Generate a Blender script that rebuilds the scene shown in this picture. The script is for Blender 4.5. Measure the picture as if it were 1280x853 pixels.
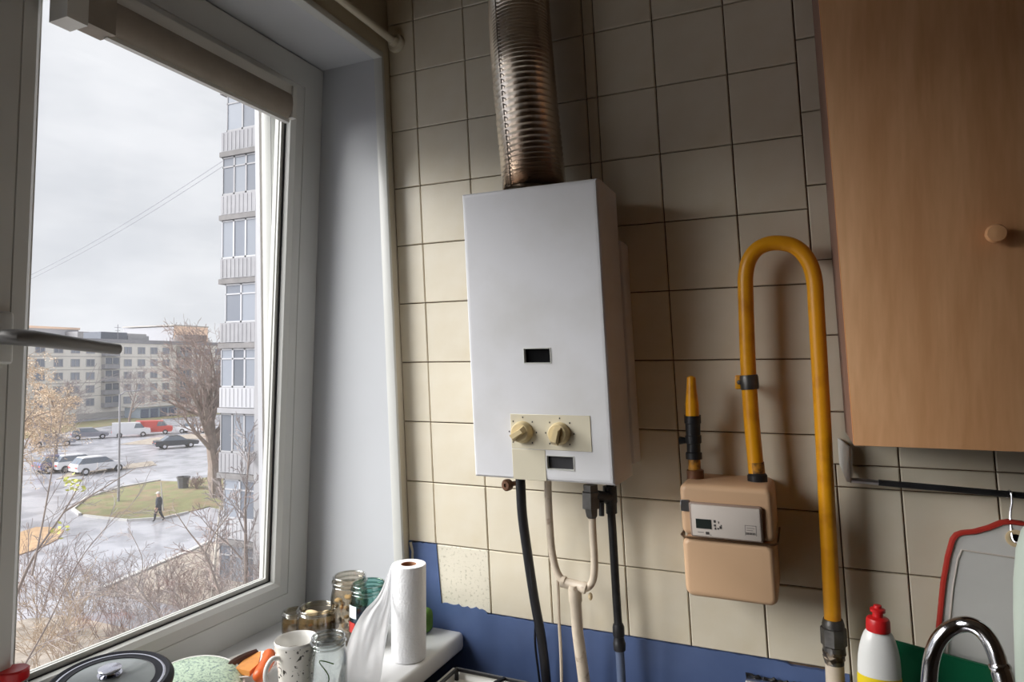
import bpy, bmesh, math, random
from mathutils import Vector, Matrix
R = math.radians
SC = bpy.context.scene
for o in list(bpy.data.objects): bpy.data.objects.remove(o, do_unlink=True)

# ------------------------------------------------------------------ camera, sky, sun, exposure
FPX = 824.566
CAM = Vector((0.0, -1.4532, 1.5))
CR = Vector((0.916217, 0.400629, -0.006616)); CU = Vector((0.019998, -0.029231, 0.999373)); CF = Vector((-0.400184, 0.915774, 0.034794))
cd = bpy.data.cameras.new('camera'); cam = bpy.data.objects.new('camera', cd); SC.collection.objects.link(cam)
cd.sensor_width = 36; cd.lens = FPX / 1280 * 36; cd.clip_start = 0.02; cd.clip_end = 1000
cam.matrix_world = Matrix(((CR.x, CU.x, -CF.x, CAM.x), (CR.y, CU.y, -CF.y, CAM.y), (CR.z, CU.z, -CF.z, CAM.z), (0, 0, 0, 1)))
SC.camera = cam

W = bpy.data.worlds.new('overcast_sky'); SC.world = W; W.use_nodes = True
nt = W.node_tree; N = nt.nodes; LK = nt.links; N.clear()
wo = N.new('ShaderNodeOutputWorld'); bg = N.new('ShaderNodeBackground'); LK.new(bg.outputs[0], wo.inputs[0])
tc = N.new('ShaderNodeTexCoord'); mp = N.new('ShaderNodeMapping'); mp.inputs['Scale'].default_value = (2.0, 2.0, 6.5); LK.new(tc.outputs['Generated'], mp.inputs[0])
nz = N.new('ShaderNodeTexNoise'); nz.inputs['Scale'].default_value = 1.5; nz.inputs['Detail'].default_value = 5; nz.inputs['Roughness'].default_value = .55; LK.new(mp.outputs[0], nz.inputs['Vector'])
rp = N.new('ShaderNodeValToRGB'); LK.new(nz.outputs[0], rp.inputs[0])
rp.color_ramp.elements[0].position = .36; rp.color_ramp.elements[0].color = (.74, .76, .81, 1)
rp.color_ramp.elements[1].position = .66; rp.color_ramp.elements[1].color = (.92, .93, .97, 1)
LK.new(rp.outputs[0], bg.inputs['Color']); bg.inputs['Strength'].default_value = 1.0

sd = bpy.data.lights.new('interior_fill_sun', 'SUN'); sun = bpy.data.objects.new('interior_fill_sun', sd); SC.collection.objects.link(sun)
sun.rotation_euler = Vector((1, .70, -.82)).to_track_quat('-Z', 'Y').to_euler()
sd.energy = 9.0; sd.angle = R(56); sd.color = (1.0, .985, .96)  # broad sun added to brighten the room; the overcast sky shows none

SC.view_settings.view_transform = 'Standard'; SC.view_settings.look = 'None'
SC.view_settings.exposure = 0.0; SC.view_settings.gamma = 1.0; SC.view_settings.use_curve_mapping = False
SC.cycles.use_denoising = True; SC.cycles.max_bounces = 10; SC.cycles.diffuse_bounces = 6; SC.cycles.transparent_max_bounces = 16
SC.cycles.sample_clamp_indirect = 6; SC.cycles.caustics_reflective = False; SC.cycles.caustics_refractive = False

# ------------------------------------------------------------------ helpers
S = -0.04844; ZR = 2.266; TP = 0.152          # the old wall leans: x = lx + S*(z-ZR); ZR is a tile joint, TP the tile pitch
def lean(p): return (p[0] + S * (p[2] - ZR), p[1], p[2])
def ray(u, v): return CF + CR * ((u - 640) / FPX) - CU * ((v - 426.5) / FPX)
def aty(u, v, y): d = ray(u, v); return CAM + d * ((y - CAM.y) / d.y)
def atx(u, v, x): d = ray(u, v); return CAM + d * ((x - CAM.x) / d.x)
def atz(u, v, z): d = ray(u, v); return CAM + d * ((z - CAM.z) / d.z)

class MB:
    def __init__(s): s.v = []; s.f = []; s.m = []
    def add(s, vs, fs, m=0):
        n = len(s.v); s.v += [tuple(p) for p in vs]; s.f += [tuple(i + n for i in f) for f in fs]; s.m += [m] * len(fs); return s
    def box(s, x0, x1, y0, y1, z0, z1, b=0, seg=2, m=0):
        if b <= 0:
            vs = [(x, y, z) for x in (x0, x1) for y in (y0, y1) for z in (z0, z1)]
            return s.add(vs, [(0, 1, 3, 2), (4, 6, 7, 5), (0, 4, 5, 1), (2, 3, 7, 6), (0, 2, 6, 4), (1, 5, 7, 3)], m)
        bm = bmesh.new(); bmesh.ops.create_cube(bm, size=1)
        for v in bm.verts: v.co = Vector(((x0 + x1) / 2 + v.co.x * (x1 - x0), (y0 + y1) / 2 + v.co.y * (y1 - y0), (z0 + z1) / 2 + v.co.z * (z1 - z0)))
        bmesh.ops.bevel(bm, geom=bm.edges[:], offset=b, segments=seg, profile=.5, affect='EDGES')
        bm.verts.index_update(); s.add([v.co[:] for v in bm.verts], [[v.index for v in f.verts] for f in bm.faces], m); bm.free(); return s
    def tube(s, pts, r, n=10, m=0, caps=True):
        pts = [Vector(p) for p in pts]; k = len(pts)
        rr = r if isinstance(r, (list, tuple)) else [r] * k
        up = None; vs = []
        for i, p in enumerate(pts):
            t = (pts[min(i + 1, k - 1)] - pts[max(i - 1, 0)])
            t = t.normalized() if t.length > 1e-9 else Vector((0, 0, 1))
            if up is None:
                up = t.orthogonal().normalized()
            else:
                up = up - t * up.dot(t); up = up.normalized() if up.length > 1e-6 else t.orthogonal().normalized()
            w = t.cross(up)
            for j in range(n):
                a = 2 * math.pi * j / n; vs.append(p + (up * math.cos(a) + w * math.sin(a)) * rr[i])
        fs = [(i * n + j, i * n + (j + 1) % n, (i + 1) * n + (j + 1) % n, (i + 1) * n + j) for i in range(k - 1) for j in range(n)]
        if caps: fs += [tuple(range(n))[::-1], tuple(range((k - 1) * n, k * n))]
        return s.add(vs, fs, m)
    def lathe(s, prof, c=(0, 0, 0), axis=(0, 0, 1), n=32, m=0, closed=False, sx=1, sy=1):
        c = Vector(c); ax = Vector(axis).normalized(); q = Vector((0, 0, 1)).rotation_difference(ax)
        vs = []; k = len(prof)
        for r_, z_ in prof:
            for j in range(n):
                a = 2 * math.pi * j / n; vs.append(c + q @ Vector((r_ * math.cos(a) * sx, r_ * math.sin(a) * sy, z_)))
        fs = [(i * n + j, i * n + (j + 1) % n, (i + 1) * n + (j + 1) % n, (i + 1) * n + j) for i in range(k - 1) for j in range(n)]
        if closed: fs += [((k - 1) * n + j, (k - 1) * n + (j + 1) % n, (j + 1) % n, j) for j in range(n)]
        return s.add(vs, fs, m)
    def prism(s, poly, d, m=0):
        n = len(poly); d = Vector(d); a = [Vector(p) for p in poly]
        return s.add(a + [p + d for p in a], [tuple(range(n))[::-1], tuple(range(n, 2 * n))] + [(i, (i + 1) % n, n + (i + 1) % n, n + i) for i in range(n)], m)
    def grid(s, rows, m=0):
        k = len(rows); n = len(rows[0])
        return s.add([p for r_ in rows for p in r_], [(i * n + j, i * n + j + 1, (i + 1) * n + j + 1, (i + 1) * n + j) for i in range(k - 1) for j in range(n - 1)], m)
    def ball(s, c, rx, ry, rz, nu=14, nv=9, m=0):
        prof = [(math.sin(math.pi * i / nv), -math.cos(math.pi * i / nv)) for i in range(nv + 1)]
        c = Vector(c); vs = [(c.x + rx * a * math.cos(2 * math.pi * j / nu), c.y + ry * a * math.sin(2 * math.pi * j / nu), c.z + rz * b) for a, b in prof for j in range(nu)]
        return s.add(vs, [(i * nu + j, i * nu + (j + 1) % nu, (i + 1) * nu + (j + 1) % nu, (i + 1) * nu + j) for i in range(nv) for j in range(nu)], m)
    def build(s, name, mats, parent=None, ln=False, smooth=40, fix=True):
        if not isinstance(mats, (list, tuple)): mats = [mats]
        vs = [lean(p) for p in s.v] if ln else s.v
        o0 = wpos(parent) if parent else Vector((0, 0, 0))
        if not parent:
            xs = [p[0] for p in vs]; ys = [p[1] for p in vs]; zs = [p[2] for p in vs]
            o0 = Vector(((min(xs) + max(xs)) / 2, (min(ys) + max(ys)) / 2, min(zs)))
        me = bpy.data.meshes.new(name); me.from_pydata([(p[0] - o0.x, p[1] - o0.y, p[2] - o0.z) for p in vs], [], s.f)
        for mm in mats: me.materials.append(mm)
        if len(mats) > 1: me.polygons.foreach_set('material_index', s.m)
        if fix and len(s.f) < 20000:
            bm = bmesh.new(); bm.from_mesh(me); bmesh.ops.recalc_face_normals(bm, faces=bm.faces); bm.to_mesh(me); bm.free()
        if smooth:
            me.shade_smooth(); me.set_sharp_from_angle(angle=R(smooth))
        me.update()
        o = bpy.data.objects.new(name, me); SC.collection.objects.link(o)
        if parent: o.parent = parent
        else: o.location = o0
        return o
def wpos(o):
    p = Vector((0, 0, 0))
    while o: p += o.location; o = o.parent
    return p
def thing(name, label, cat, loc, group=None):
    o = bpy.data.objects.new(name, None); SC.collection.objects.link(o); o.location = loc; o.empty_display_size = .05
    return tag(o, label, cat, group)
def tag(o, label, cat, group=None, kind=None):
    o['label'] = label; o['category'] = cat
    if group: o['group'] = group
    if kind: o['kind'] = kind
    return o
def stru(o): o['kind'] = 'structure'; return o
def stuff(o): o['kind'] = 'stuff'; return o
def copy_tree(o, parent=None):
    c = o.copy(); SC.collection.objects.link(c)
    if parent: c.parent = parent
    for ch in list(o.children): copy_tree(ch, c)
    return c

# ------------------------------------------------------------------ materials
def mat(name, col, rough=.5, metal=0, var=0, vs=8, bump=0, bs=60, spec=.5, rnd=0, col2=None, c2s=5, c2t=(.45, .65), trans=0, ior=1.45, coat=0, stretch=(1, 1, 1), sss=0):
    m = bpy.data.materials.new(name); m.use_nodes = True; t = m.node_tree; n = t.nodes; l = t.links; b = n['Principled BSDF']
    b.inputs['Roughness'].default_value = rough; b.inputs['Metallic'].default_value = metal; b.inputs['Specular IOR Level'].default_value = spec
    b.inputs['Transmission Weight'].default_value = trans; b.inputs['IOR'].default_value = ior; b.inputs['Coat Weight'].default_value = coat
    c = (*col, 1); b.inputs['Base Color'].default_value = c
    tcn = n.new('ShaderNodeTexCoord'); mpn = n.new('ShaderNodeMapping'); l.new(tcn.outputs['Object'], mpn.inputs[0]); mpn.inputs['Scale'].default_value = stretch
    out = None
    if col2:
        q = n.new('ShaderNodeTexNoise'); q.inputs['Scale'].default_value = c2s; q.inputs['Detail'].default_value = 6; l.new(mpn.outputs[0], q.inputs['Vector'])
        r = n.new('ShaderNodeValToRGB'); l.new(q.outputs[0], r.inputs[0]); r.color_ramp.elements[0].position = c2t[0]; r.color_ramp.elements[1].position = c2t[1]
        r.color_ramp.elements[0].color = c; r.color_ramp.elements[1].color = (*col2, 1); out = r.outputs[0]
    if var or rnd:
        h = n.new('ShaderNodeHueSaturation')
        if out: l.new(out, h.inputs['Color'])
        else: h.inputs['Color'].default_value = c
        q = n.new('ShaderNodeTexNoise'); q.inputs['Scale'].default_value = vs; q.inputs['Detail'].default_value = 4; l.new(mpn.outputs[0], q.inputs['Vector'])
        a = n.new('ShaderNodeMapRange'); l.new(q.outputs[0], a.inputs[0]); a.inputs[1].default_value = .25; a.inputs[2].default_value = .75; a.inputs[3].default_value = 1 - var; a.inputs[4].default_value = 1 + var
        val = a.outputs[0]
        if rnd:
            oi = n.new('ShaderNodeObjectInfo'); a2 = n.new('ShaderNodeMapRange'); l.new(oi.outputs['Random'], a2.inputs[0]); a2.inputs[3].default_value = 1 - rnd; a2.inputs[4].default_value = 1 + rnd
            mu = n.new('ShaderNodeMath'); mu.operation = 'MULTIPLY'; l.new(val, mu.inputs[0]); l.new(a2.outputs[0], mu.inputs[1]); val = mu.outputs[0]
        l.new(val, h.inputs['Value']); out = h.outputs[0]
    if out: l.new(out, b.inputs['Base Color'])
    if bump:
        q = n.new('ShaderNodeTexNoise'); q.inputs['Scale'].default_value = bs; q.inputs['Detail'].default_value = 3; l.new(mpn.outputs[0], q.inputs['Vector'])
        bn = n.new('ShaderNodeBump'); bn.inputs['Strength'].default_value = bump; bn.inputs['Distance'].default_value = .002; l.new(q.outputs[0], bn.inputs['Height']); l.new(bn.outputs[0], b.inputs['Normal'])
    return m
def srgb(r, g, b): return tuple((c / 255 / 12.92) if c / 255 <= .04045 else ((c / 255 + .055) / 1.055) ** 2.4 for c in (r, g, b))
def thin_glass(name, tint=(.97, .98, .98), gloss=.9, dirt=0, edge=0):
    m = bpy.data.materials.new(name); m.use_nodes = True; t = m.node_tree; n = t.nodes; l = t.links; n.clear()
    o = n.new('ShaderNodeOutputMaterial'); tr = n.new('ShaderNodeBsdfTransparent'); tr.inputs[0].default_value = (*tint, 1)
    g = n.new('ShaderNodeBsdfGlossy'); g.inputs['Roughness'].default_value = .02
    ge = n.new('ShaderNodeNewGeometry'); dt_ = n.new('ShaderNodeVectorMath'); dt_.operation = 'DOT_PRODUCT'; l.new(ge.outputs['Incoming'], dt_.inputs[0]); l.new(ge.outputs['Normal'], dt_.inputs[1])
    def mth(op, a, b_=None):
        q = n.new('ShaderNodeMath'); q.operation = op
        for i, x in enumerate((a, b_)):
            if x is None: continue
            if isinstance(x, (int, float)): q.inputs[i].default_value = x
            else: l.new(x, q.inputs[i])
        return q.outputs[0]
    sch = mth('POWER', mth('SUBTRACT', 1.0, mth('ABSOLUTE', dt_.outputs['Value'])), 5.0)     # two-sided Schlick reflectance
    ma = n.new('ShaderNodeMath'); ma.operation = 'MULTIPLY'; ma.inputs[1].default_value = gloss; l.new(mth('ADD', mth('MULTIPLY', sch, .96), .04), ma.inputs[0])
    if edge:
        cm = n.new('ShaderNodeMix'); cm.data_type = 'RGBA'; l.new(mth('POWER', mth('SUBTRACT', 1.0, mth('ABSOLUTE', dt_.outputs['Value'])), 2.2), cm.inputs['Factor'])
        cm.inputs[6].default_value = (*tint, 1); cm.inputs[7].default_value = (*[c * edge for c in tint], 1); l.new(cm.outputs[2], tr.inputs[0])
    mx = n.new('ShaderNodeMixShader'); l.new(ma.outputs[0], mx.inputs[0]); l.new(tr.outputs[0], mx.inputs[1]); l.new(g.outputs[0], mx.inputs[2])
    last = mx.outputs[0]
    if dirt:
        d = n.new('ShaderNodeBsdfTranslucent'); d.inputs[0].default_value = (.85, .85, .86, 1)
        q = n.new('ShaderNodeTexNoise'); q.inputs['Scale'].default_value = 9; q.inputs['Detail'].default_value = 5; tcn = n.new('ShaderNodeTexCoord'); l.new(tcn.outputs['Object'], q.inputs['Vector'])
        a = n.new('ShaderNodeMapRange'); l.new(q.outputs[0], a.inputs[0]); a.inputs[1].default_value = .4; a.inputs[2].default_value = .75; a.inputs[3].default_value = dirt * .4; a.inputs[4].default_value = dirt
        m2 = n.new('ShaderNodeMixShader'); l.new(a.outputs[0], m2.inputs[0]); l.new(last, m2.inputs[1]); l.new(d.outputs[0], m2.inputs[2]); last = m2.outputs[0]
    l.new(last, o.inputs[0]); return m

M = {}
M['tile'] = mat('cream_tile_glaze', srgb(226, 217, 198), .32, var=.05, vs=7, rnd=.035, bump=.08, bs=18, col2=srgb(216, 205, 182), c2s=14, c2t=(.4, .8))
M['tile_worn'] = mat('cream_tile_speckled', srgb(226, 219, 202), .4, var=.07, vs=9, bump=.1, bs=30, col2=srgb(172, 166, 144), c2s=150, c2t=(.56, .74))
M['grout'] = mat('dark_old_grout', srgb(112, 93, 76), .9, var=.2, vs=30)
M['plaster'] = mat('dull_plaster', srgb(196, 186, 165), .9, var=.1, vs=5, bump=.15)
M['wall_up'] = mat('room_paint', srgb(142, 119, 94), .9, var=.06)
M['ceil'] = mat('ceiling_whitewash', srgb(156, 142, 122), .9, var=.04)
M['floor'] = mat('floor_lino', srgb(96, 74, 56), .6, var=.15)
M['blue'] = mat('blue_oil_paint', srgb(90, 109, 153), .42, var=.12, vs=6, bump=.12, bs=14, col2=srgb(74, 92, 132), c2s=4, c2t=(.45, .7))
M['white'] = mat('white_upvc', srgb(204, 204, 200), .35, var=.02)
M['reveal'] = mat('white_reveal_panel', srgb(192, 194, 198), .5, var=.03, vs=3)
M['sill'] = mat('white_painted_sill', srgb(214, 214, 214), .4, var=.06, vs=9, bump=.1, bs=25)
M['gasket'] = mat('rubber_and_shade_black', (.012, .012, .016), .6)  # rubber seals, and the painted shade at the outer jamb
M['alu'] = mat('bare_aluminium', (.62, .62, .66), .25, 1)
M['glass'] = thin_glass('window_glass', (.985, .99, .99), .6, .02)
M['jarglass'] = thin_glass('clear_jar_glass', (.93, .95, .95), 2.2, 0, .5)
M['jargreen'] = thin_glass('green_jar_glass', (.60, .80, .77), 2.2, 0, .4)
M['jaramber'] = thin_glass('brown_jar_glass', (.93, .89, .82), 2.2, 0, .4)
M['rimglass'] = thin_glass('rim_glass', (.90, .92, .91), 5, 0, .25); M['rimgreen'] = thin_glass('green_rim_glass', (.6, .8, .76), 5, 0, .25)
M['handle'] = mat('grey_handle', srgb(118, 116, 114), .4, .2)
M['blindbox'] = mat('white_blind_plastic', srgb(210, 208, 202), .4)
M['blindcloth'] = mat('taupe_blind_cloth', srgb(150, 140, 128), .75, var=.1, vs=20, bump=.2)
M['rod'] = mat('ivory_rod', srgb(214, 205, 184), .4)
M['heater'] = mat('white_enamel_steel', srgb(226, 226, 230), .38, var=.02, vs=5, bump=.02, bs=40, col2=srgb(214, 213, 213), c2s=6, c2t=(.45, .75))
M['beige'] = mat('beige_plastic', srgb(214, 206, 184), .5, var=.04)
M['knob'] = mat('ivory_knob', srgb(214, 194, 150), .4, var=.05)
M['dark'] = mat('dark_hollow', (.006, .006, .007), .9, spec=.1)
M['grey'] = mat('dark_grey_window', (.05, .05, .055), .2)
M['duct'] = mat('stained_aluminium_duct', srgb(226, 218, 208), .27, 1, var=.2, vs=6, col2=srgb(170, 150, 134), c2s=5, c2t=(.42, .72), stretch=(1, 1, .35))
M['duct_c'] = mat('tarnished_collar', srgb(130, 118, 104), .35, 1, var=.4, vs=25, col2=srgb(40, 30, 24), c2s=30)
M['blackhose'] = mat('black_hose', (.014, .014, .018), .42)
M['ironpipe'] = mat('black_iron', (.03, .03, .033), .45, .5, var=.3, vs=40, bump=.3, bs=80)
M['bluegrey'] = mat('blue_grey_pipe', srgb(86, 98, 124), .5, var=.1)
M['pipewhite'] = mat('old_white_pipe_paint', srgb(206, 192, 174), .45, var=.08, vs=40, col2=srgb(132, 100, 76), c2s=36, c2t=(.6, .72), bump=.2)
M['nut'] = mat('dark_nut', srgb(88, 86, 84), .42, .7, var=.25, vs=60, bump=.3)
M['yellow'] = mat('yellow_gas_paint', srgb(228, 158, 24), .34, var=.08, vs=14, bump=.12, bs=40, col2=srgb(190, 118, 22), c2s=18, c2t=(.52, .8))
M['rustyel'] = mat('scuffed_yellow', srgb(190, 132, 40), .5, var=.3, vs=60, col2=srgb(70, 48, 34), c2s=70)
M['meter'] = mat('tan_meter_enamel', srgb(206, 170, 136), .42, var=.03, bump=.03)
M['plate'] = mat('meter_plate', srgb(206, 196, 188), .35)
M['bezel'] = mat('display_bezel', srgb(150, 130, 118), .3)
M['lcd'] = mat('lcd', srgb(44, 50, 48), .2)
M['print'] = mat('dark_print', srgb(70, 66, 64), .6)
M['printl'] = mat('grey_print', srgb(136, 130, 126), .6)
M['wire'] = mat('seal_wire', srgb(96, 72, 52), .4, .7)
M['brown'] = mat('brown_nut', srgb(110, 74, 50), .5, .3, var=.2, vs=50)
def wood(name, a, b, sc):
    m = mat(name, a, .42, coat=.1); t = m.node_tree; n = t.nodes; l = t.links; bs = n['Principled BSDF']
    tcn = n.new('ShaderNodeTexCoord'); mpn = n.new('ShaderNodeMapping'); mpn.inputs['Scale'].default_value = sc; l.new(tcn.outputs['Object'], mpn.inputs[0])
    q = n.new('ShaderNodeTexNoise'); q.inputs['Scale'].default_value = 3.2; q.inputs['Detail'].default_value = 6; q.inputs['Distortion'].default_value = .8; l.new(mpn.outputs[0], q.inputs['Vector'])
    q2 = n.new('ShaderNodeTexNoise'); q2.inputs['Scale'].default_value = 26; q2.inputs['Detail'].default_value = 3; l.new(mpn.outputs[0], q2.inputs['Vector'])
    ad = n.new('ShaderNodeMath'); ad.operation = 'MULTIPLY_ADD'; ad.inputs[1].default_value = .35; l.new(q2.outputs[0], ad.inputs[0]); l.new(q.outputs[0], ad.inputs[2])
    r = n.new('ShaderNodeValToRGB'); l.new(ad.outputs[0], r.inputs[0]); r.color_ramp.elements[0].position = .5; r.color_ramp.elements[1].position = .88
    r.color_ramp.elements[0].color = (*a, 1); r.color_ramp.elements[1].color = (*b, 1); l.new(r.outputs[0], bs.inputs['Base Color']); return m
M['wood'] = wood('beech_laminate', srgb(242, 190, 142), srgb(220, 164, 116), (5, 1, .55))
M['woodside'] = mat('brown_side_laminate', srgb(140, 106, 92), .5, var=.06)
M['woodedge'] = mat('raw_edge_band', srgb(222, 158, 104), .5, var=.08)
M['darkwood'] = mat('dark_underside', srgb(74, 52, 42), .7)
M['steel'] = mat('brushed_steel', (.6, .6, .62), .28, 1)
M['chrome'] = mat('chrome', (.55, .55, .58), .13, 1)
M['board'] = mat('grey_board_plastic', srgb(212, 210, 208), .5, var=.05, vs=12, bump=.1)
M['red'] = mat('red_plastic', srgb(196, 30, 34), .35)
M['redrim'] = mat('red_board_rim', srgb(176, 50, 40), .45)
M['bottle'] = mat('white_bottle', srgb(226, 226, 224), .3, coat=.2)
M['yellowlab'] = mat('yellow_label', srgb(228, 200, 30), .4)
M['palegreen'] = mat('pale_green_bottle', srgb(206, 218, 206), .35)
M['greentray'] = mat('green_tray', srgb(18, 92, 62), .3, var=.06)
M['paper'] = mat('paper_towel', srgb(236, 236, 238), .85, bump=.6, bs=200, var=.02)
M['sheet'] = mat('paper_sheet', srgb(240, 240, 242), .9, bump=.35, bs=120)
_t = M['sheet'].node_tree; _tr = _t.nodes.new('ShaderNodeBsdfTranslucent'); _tr.inputs[0].default_value = (.9, .9, .91, 1); _mx = _t.nodes.new('ShaderNodeMixShader'); _mx.inputs[0].default_value = .62
_t.links.new(_t.nodes['Principled BSDF'].outputs[0], _mx.inputs[1]); _t.links.new(_tr.outputs[0], _mx.inputs[2]); _t.links.new(_mx.outputs[0], _t.nodes['Material Output'].inputs[0])
M['card'] = mat('cardboard_core', srgb(150, 104, 74), .8)
M['sponge'] = mat('green_sponge', srgb(76, 110, 44), .9, var=.3, vs=40, bump=.6, bs=90)
M['enamel'] = mat('white_stove_enamel', srgb(224, 222, 216), .25)
M['grate'] = mat('black_cast_grate', (.012, .011, .013), .4, bump=.2)
M['purple'] = mat('burner_cap', srgb(34, 26, 38), .4)
M['lidrim'] = mat('black_lid_rim', (.006, .006, .012), .42, spec=.3)
M['lidglass'] = mat('lid_glass', srgb(140, 146, 146), .08, spec=.8, var=.15, vs=18)
M['lidsteel'] = mat('lid_steel', (.6, .6, .66), .14, 1)
M['food1'] = mat('orange_sausage', srgb(214, 98, 44), .35, var=.12, vs=30)
M['food2'] = mat('smoked_slice', srgb(206, 138, 70), .45, var=.2, vs=40)
M['food3'] = mat('dark_crust', srgb(62, 36, 24), .5, var=.3, vs=40)
M['dish'] = mat('white_china', srgb(232, 230, 226), .2, coat=.3)
M['tea'] = mat('tea_stain', srgb(120, 84, 62), .5, var=.4, vs=60, col2=srgb(226, 222, 214), c2s=45, c2t=(.5, .6))
M['herb'] = mat('dried_herbs', srgb(122, 104, 70), .9, var=.4, vs=60, col2=srgb(64, 50, 30), c2s=60)
M['pale'] = mat('pale_piece', srgb(212, 190, 152), .8, var=.2)
M['berry'] = mat('red_print', srgb(176, 50, 44), .6)
M['bluep'] = mat('blue_print', srgb(58, 64, 120), .6)
M['tagp'] = mat('pale_tag', srgb(212, 220, 226), .5)
def patterned(name, base, ink, scale, lo, hi, rough=.25, ink2=None):
    m = mat(name, base, rough, coat=.2); t = m.node_tree; n = t.nodes; l = t.links
    tcn = n.new('ShaderNodeTexCoord'); q = n.new('ShaderNodeTexNoise'); q.inputs['Scale'].default_value = scale; q.inputs['Detail'].default_value = 2; q.inputs['Distortion'].default_value = 1.6; l.new(tcn.outputs['Object'], q.inputs['Vector'])
    r = n.new('ShaderNodeValToRGB'); l.new(q.outputs[0], r.inputs[0]); e = r.color_ramp.elements; e[0].position = lo; e[0].color = (*base, 1); e[1].position = hi; e[1].color = (*ink, 1)
    if ink2: z = e.new(min(1, hi + .12)); z.color = (*ink2, 1)
    l.new(r.outputs[0], n['Principled BSDF'].inputs['Base Color']); return m
M['mug'] = patterned('flowered_china', srgb(230, 226, 218), srgb(62, 60, 54), 66, .60, .625)
M['gplate'] = patterned('green_printed_plate', srgb(196, 214, 190), srgb(128, 150, 138), 110, .46, .66, .3, srgb(130, 140, 170))
# outdoors
M['asphalt'] = mat('wet_asphalt', srgb(166, 166, 173), .26, var=.12, vs=.35, col2=srgb(138, 138, 145), c2s=.5, c2t=(.45, .6), bump=.1, bs=3)
M['grass'] = mat('late_autumn_grass', srgb(116, 116, 80), .95, var=.2, vs=1.2, col2=srgb(128, 112, 88), c2s=.8, c2t=(.45, .6))
M['soil'] = mat('leafy_soil', srgb(156, 146, 136), .95, var=.25, vs=2, col2=srgb(132, 122, 112), c2s=1.5)
M['leafsoil'] = mat('orange_leaf_litter', srgb(176, 146, 114), .95, var=.2, vs=2)
M['kerb'] = mat('pale_kerb', srgb(182, 180, 178), .8)
M['panel'] = mat('pebble_panel', srgb(234, 229, 220), .9, var=.06, vs=.8, rnd=.04)
M['panelw'] = mat('white_far_wall', srgb(172, 172, 178), .9)
M['panelo'] = mat('orange_brick_far', srgb(236, 206, 184), .9, var=.05)
M['seam'] = mat('panel_seam', srgb(178, 174, 170), .9)
M['towerw'] = mat('tower_paint', srgb(156, 155, 158), .85, var=.05, vs=.6)
M['parapet'] = mat('balcony_panel', srgb(150, 149, 153), .85, var=.10, vs=2, rnd=.06)
M['slabm'] = mat('balcony_slab', srgb(122, 119, 119), .9, var=.2, vs=2)
M['fwhite'] = mat('white_window_frame', srgb(170, 170, 175), .5)
M['pane'] = mat('dull_pane', srgb(104, 109, 120), .5, spec=.25, rnd=.25)
M['panel2'] = mat('paler_pane', srgb(128, 133, 143), .5, spec=.25, rnd=.15)  # slightly paler pane tone, alternated along the balconies
M['farpane'] = mat('far_pane', srgb(148, 152, 162), .5, spec=.25, rnd=.2)
M['bark'] = mat('grey_bark', srgb(132, 118, 110), .95, var=.25, vs=3)
M['twig'] = mat('brown_twig', srgb(156, 138, 132), .95)
M['twig2'] = mat('grey_twig', srgb(160, 150, 148), .95)
M['twigo'] = mat('tan_twig', srgb(182, 162, 140), .95)
M['leafo'] = mat('tan_leaf', srgb(228, 206, 180), .9, rnd=0)
M['leafy'] = mat('yellow_green_leaf', srgb(190, 192, 96), .8)
M['birch'] = mat('birch_bark', srgb(206, 200, 190), .9, var=.2, col2=srgb(70, 62, 58), c2s=5, c2t=(.6, .66), stretch=(1, 1, 4))
M['carw'] = mat('white_car', srgb(226, 226, 230), .25, coat=.5); M['carb'] = mat('black_car', srgb(58, 62, 72), .25, coat=.5); M['carblue'] = mat('blue_car', srgb(78, 82, 128), .25, coat=.5)
M['carr'] = mat('red_van', srgb(204, 76, 70), .35, coat=.3); M['carg'] = mat('grey_car', srgb(140, 140, 150), .3, coat=.5); M['carglass'] = mat('car_glass', srgb(104, 112, 124), .1, spec=.8)
M['tyre'] = mat('tyre', (.03, .03, .032), .8); M['lampc'] = mat('car_lamp', srgb(210, 190, 190), .2)
M['jacket'] = mat('dark_jacket', srgb(46, 50, 62), .8); M['trouser'] = mat('dark_trousers', srgb(52, 52, 60), .85); M['skin'] = mat('skin', srgb(206, 164, 142), .6); M['capw'] = mat('pale_cap', srgb(206, 200, 194), .8); M['shoe'] = mat('black_shoe', srgb(30, 30, 32), .6)
M['pole'] = mat('grey_pole', srgb(150, 150, 156), .6); M['binm'] = mat('dark_bin', srgb(88, 88, 94), .7, var=.2); M['garage'] = mat('blue_grey_garage', srgb(150, 162, 178), .7); M['cable'] = mat('cable', srgb(130, 130, 140), .7)

# ------------------------------------------------------------------ ROOM SHELL
XW = -0.986                                  # window-wall face (at z = ZR)
RX = 1.75; RY = -3.3; CZ = 2.72; YO = -1.95  # right wall, wall behind the camera, ceiling, far end of the window opening
SZ = .848; TZ = 2.304                        # sill level, top of the reveal
b = MB(); b.box(-1.40, RX + .1, 0.0072, .16, -.05, CZ); wb = stru(b.build('wall_back', M['grout'], ln=True))
b = MB(); b.box(-1.2, RX + .1, RY - .1, .05, -.12, 0); stru(b.build('floor', M['floor']))
b = MB(); b.box(-1.2, RX + .1, RY - .1, .05, CZ, CZ + .12); stru(b.build('ceiling', M['ceil']))
b = MB(); b.box(RX, RX + .1, RY, .05, 0, CZ); stru(b.build('wall_right', M['wall_up']))
b = MB(); b.box(-1.2, RX + .1, RY - .1, RY, 0, CZ); stru(b.build('wall_front', M['wall_up']))
b = MB()
XO = -1.40
b.box(XO, XW, RY, .0072, TZ, CZ); b.box(XO, XW, RY, .0072, 0, SZ - .045); b.box(XO, XW, RY, YO, SZ - .045, TZ)
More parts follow.
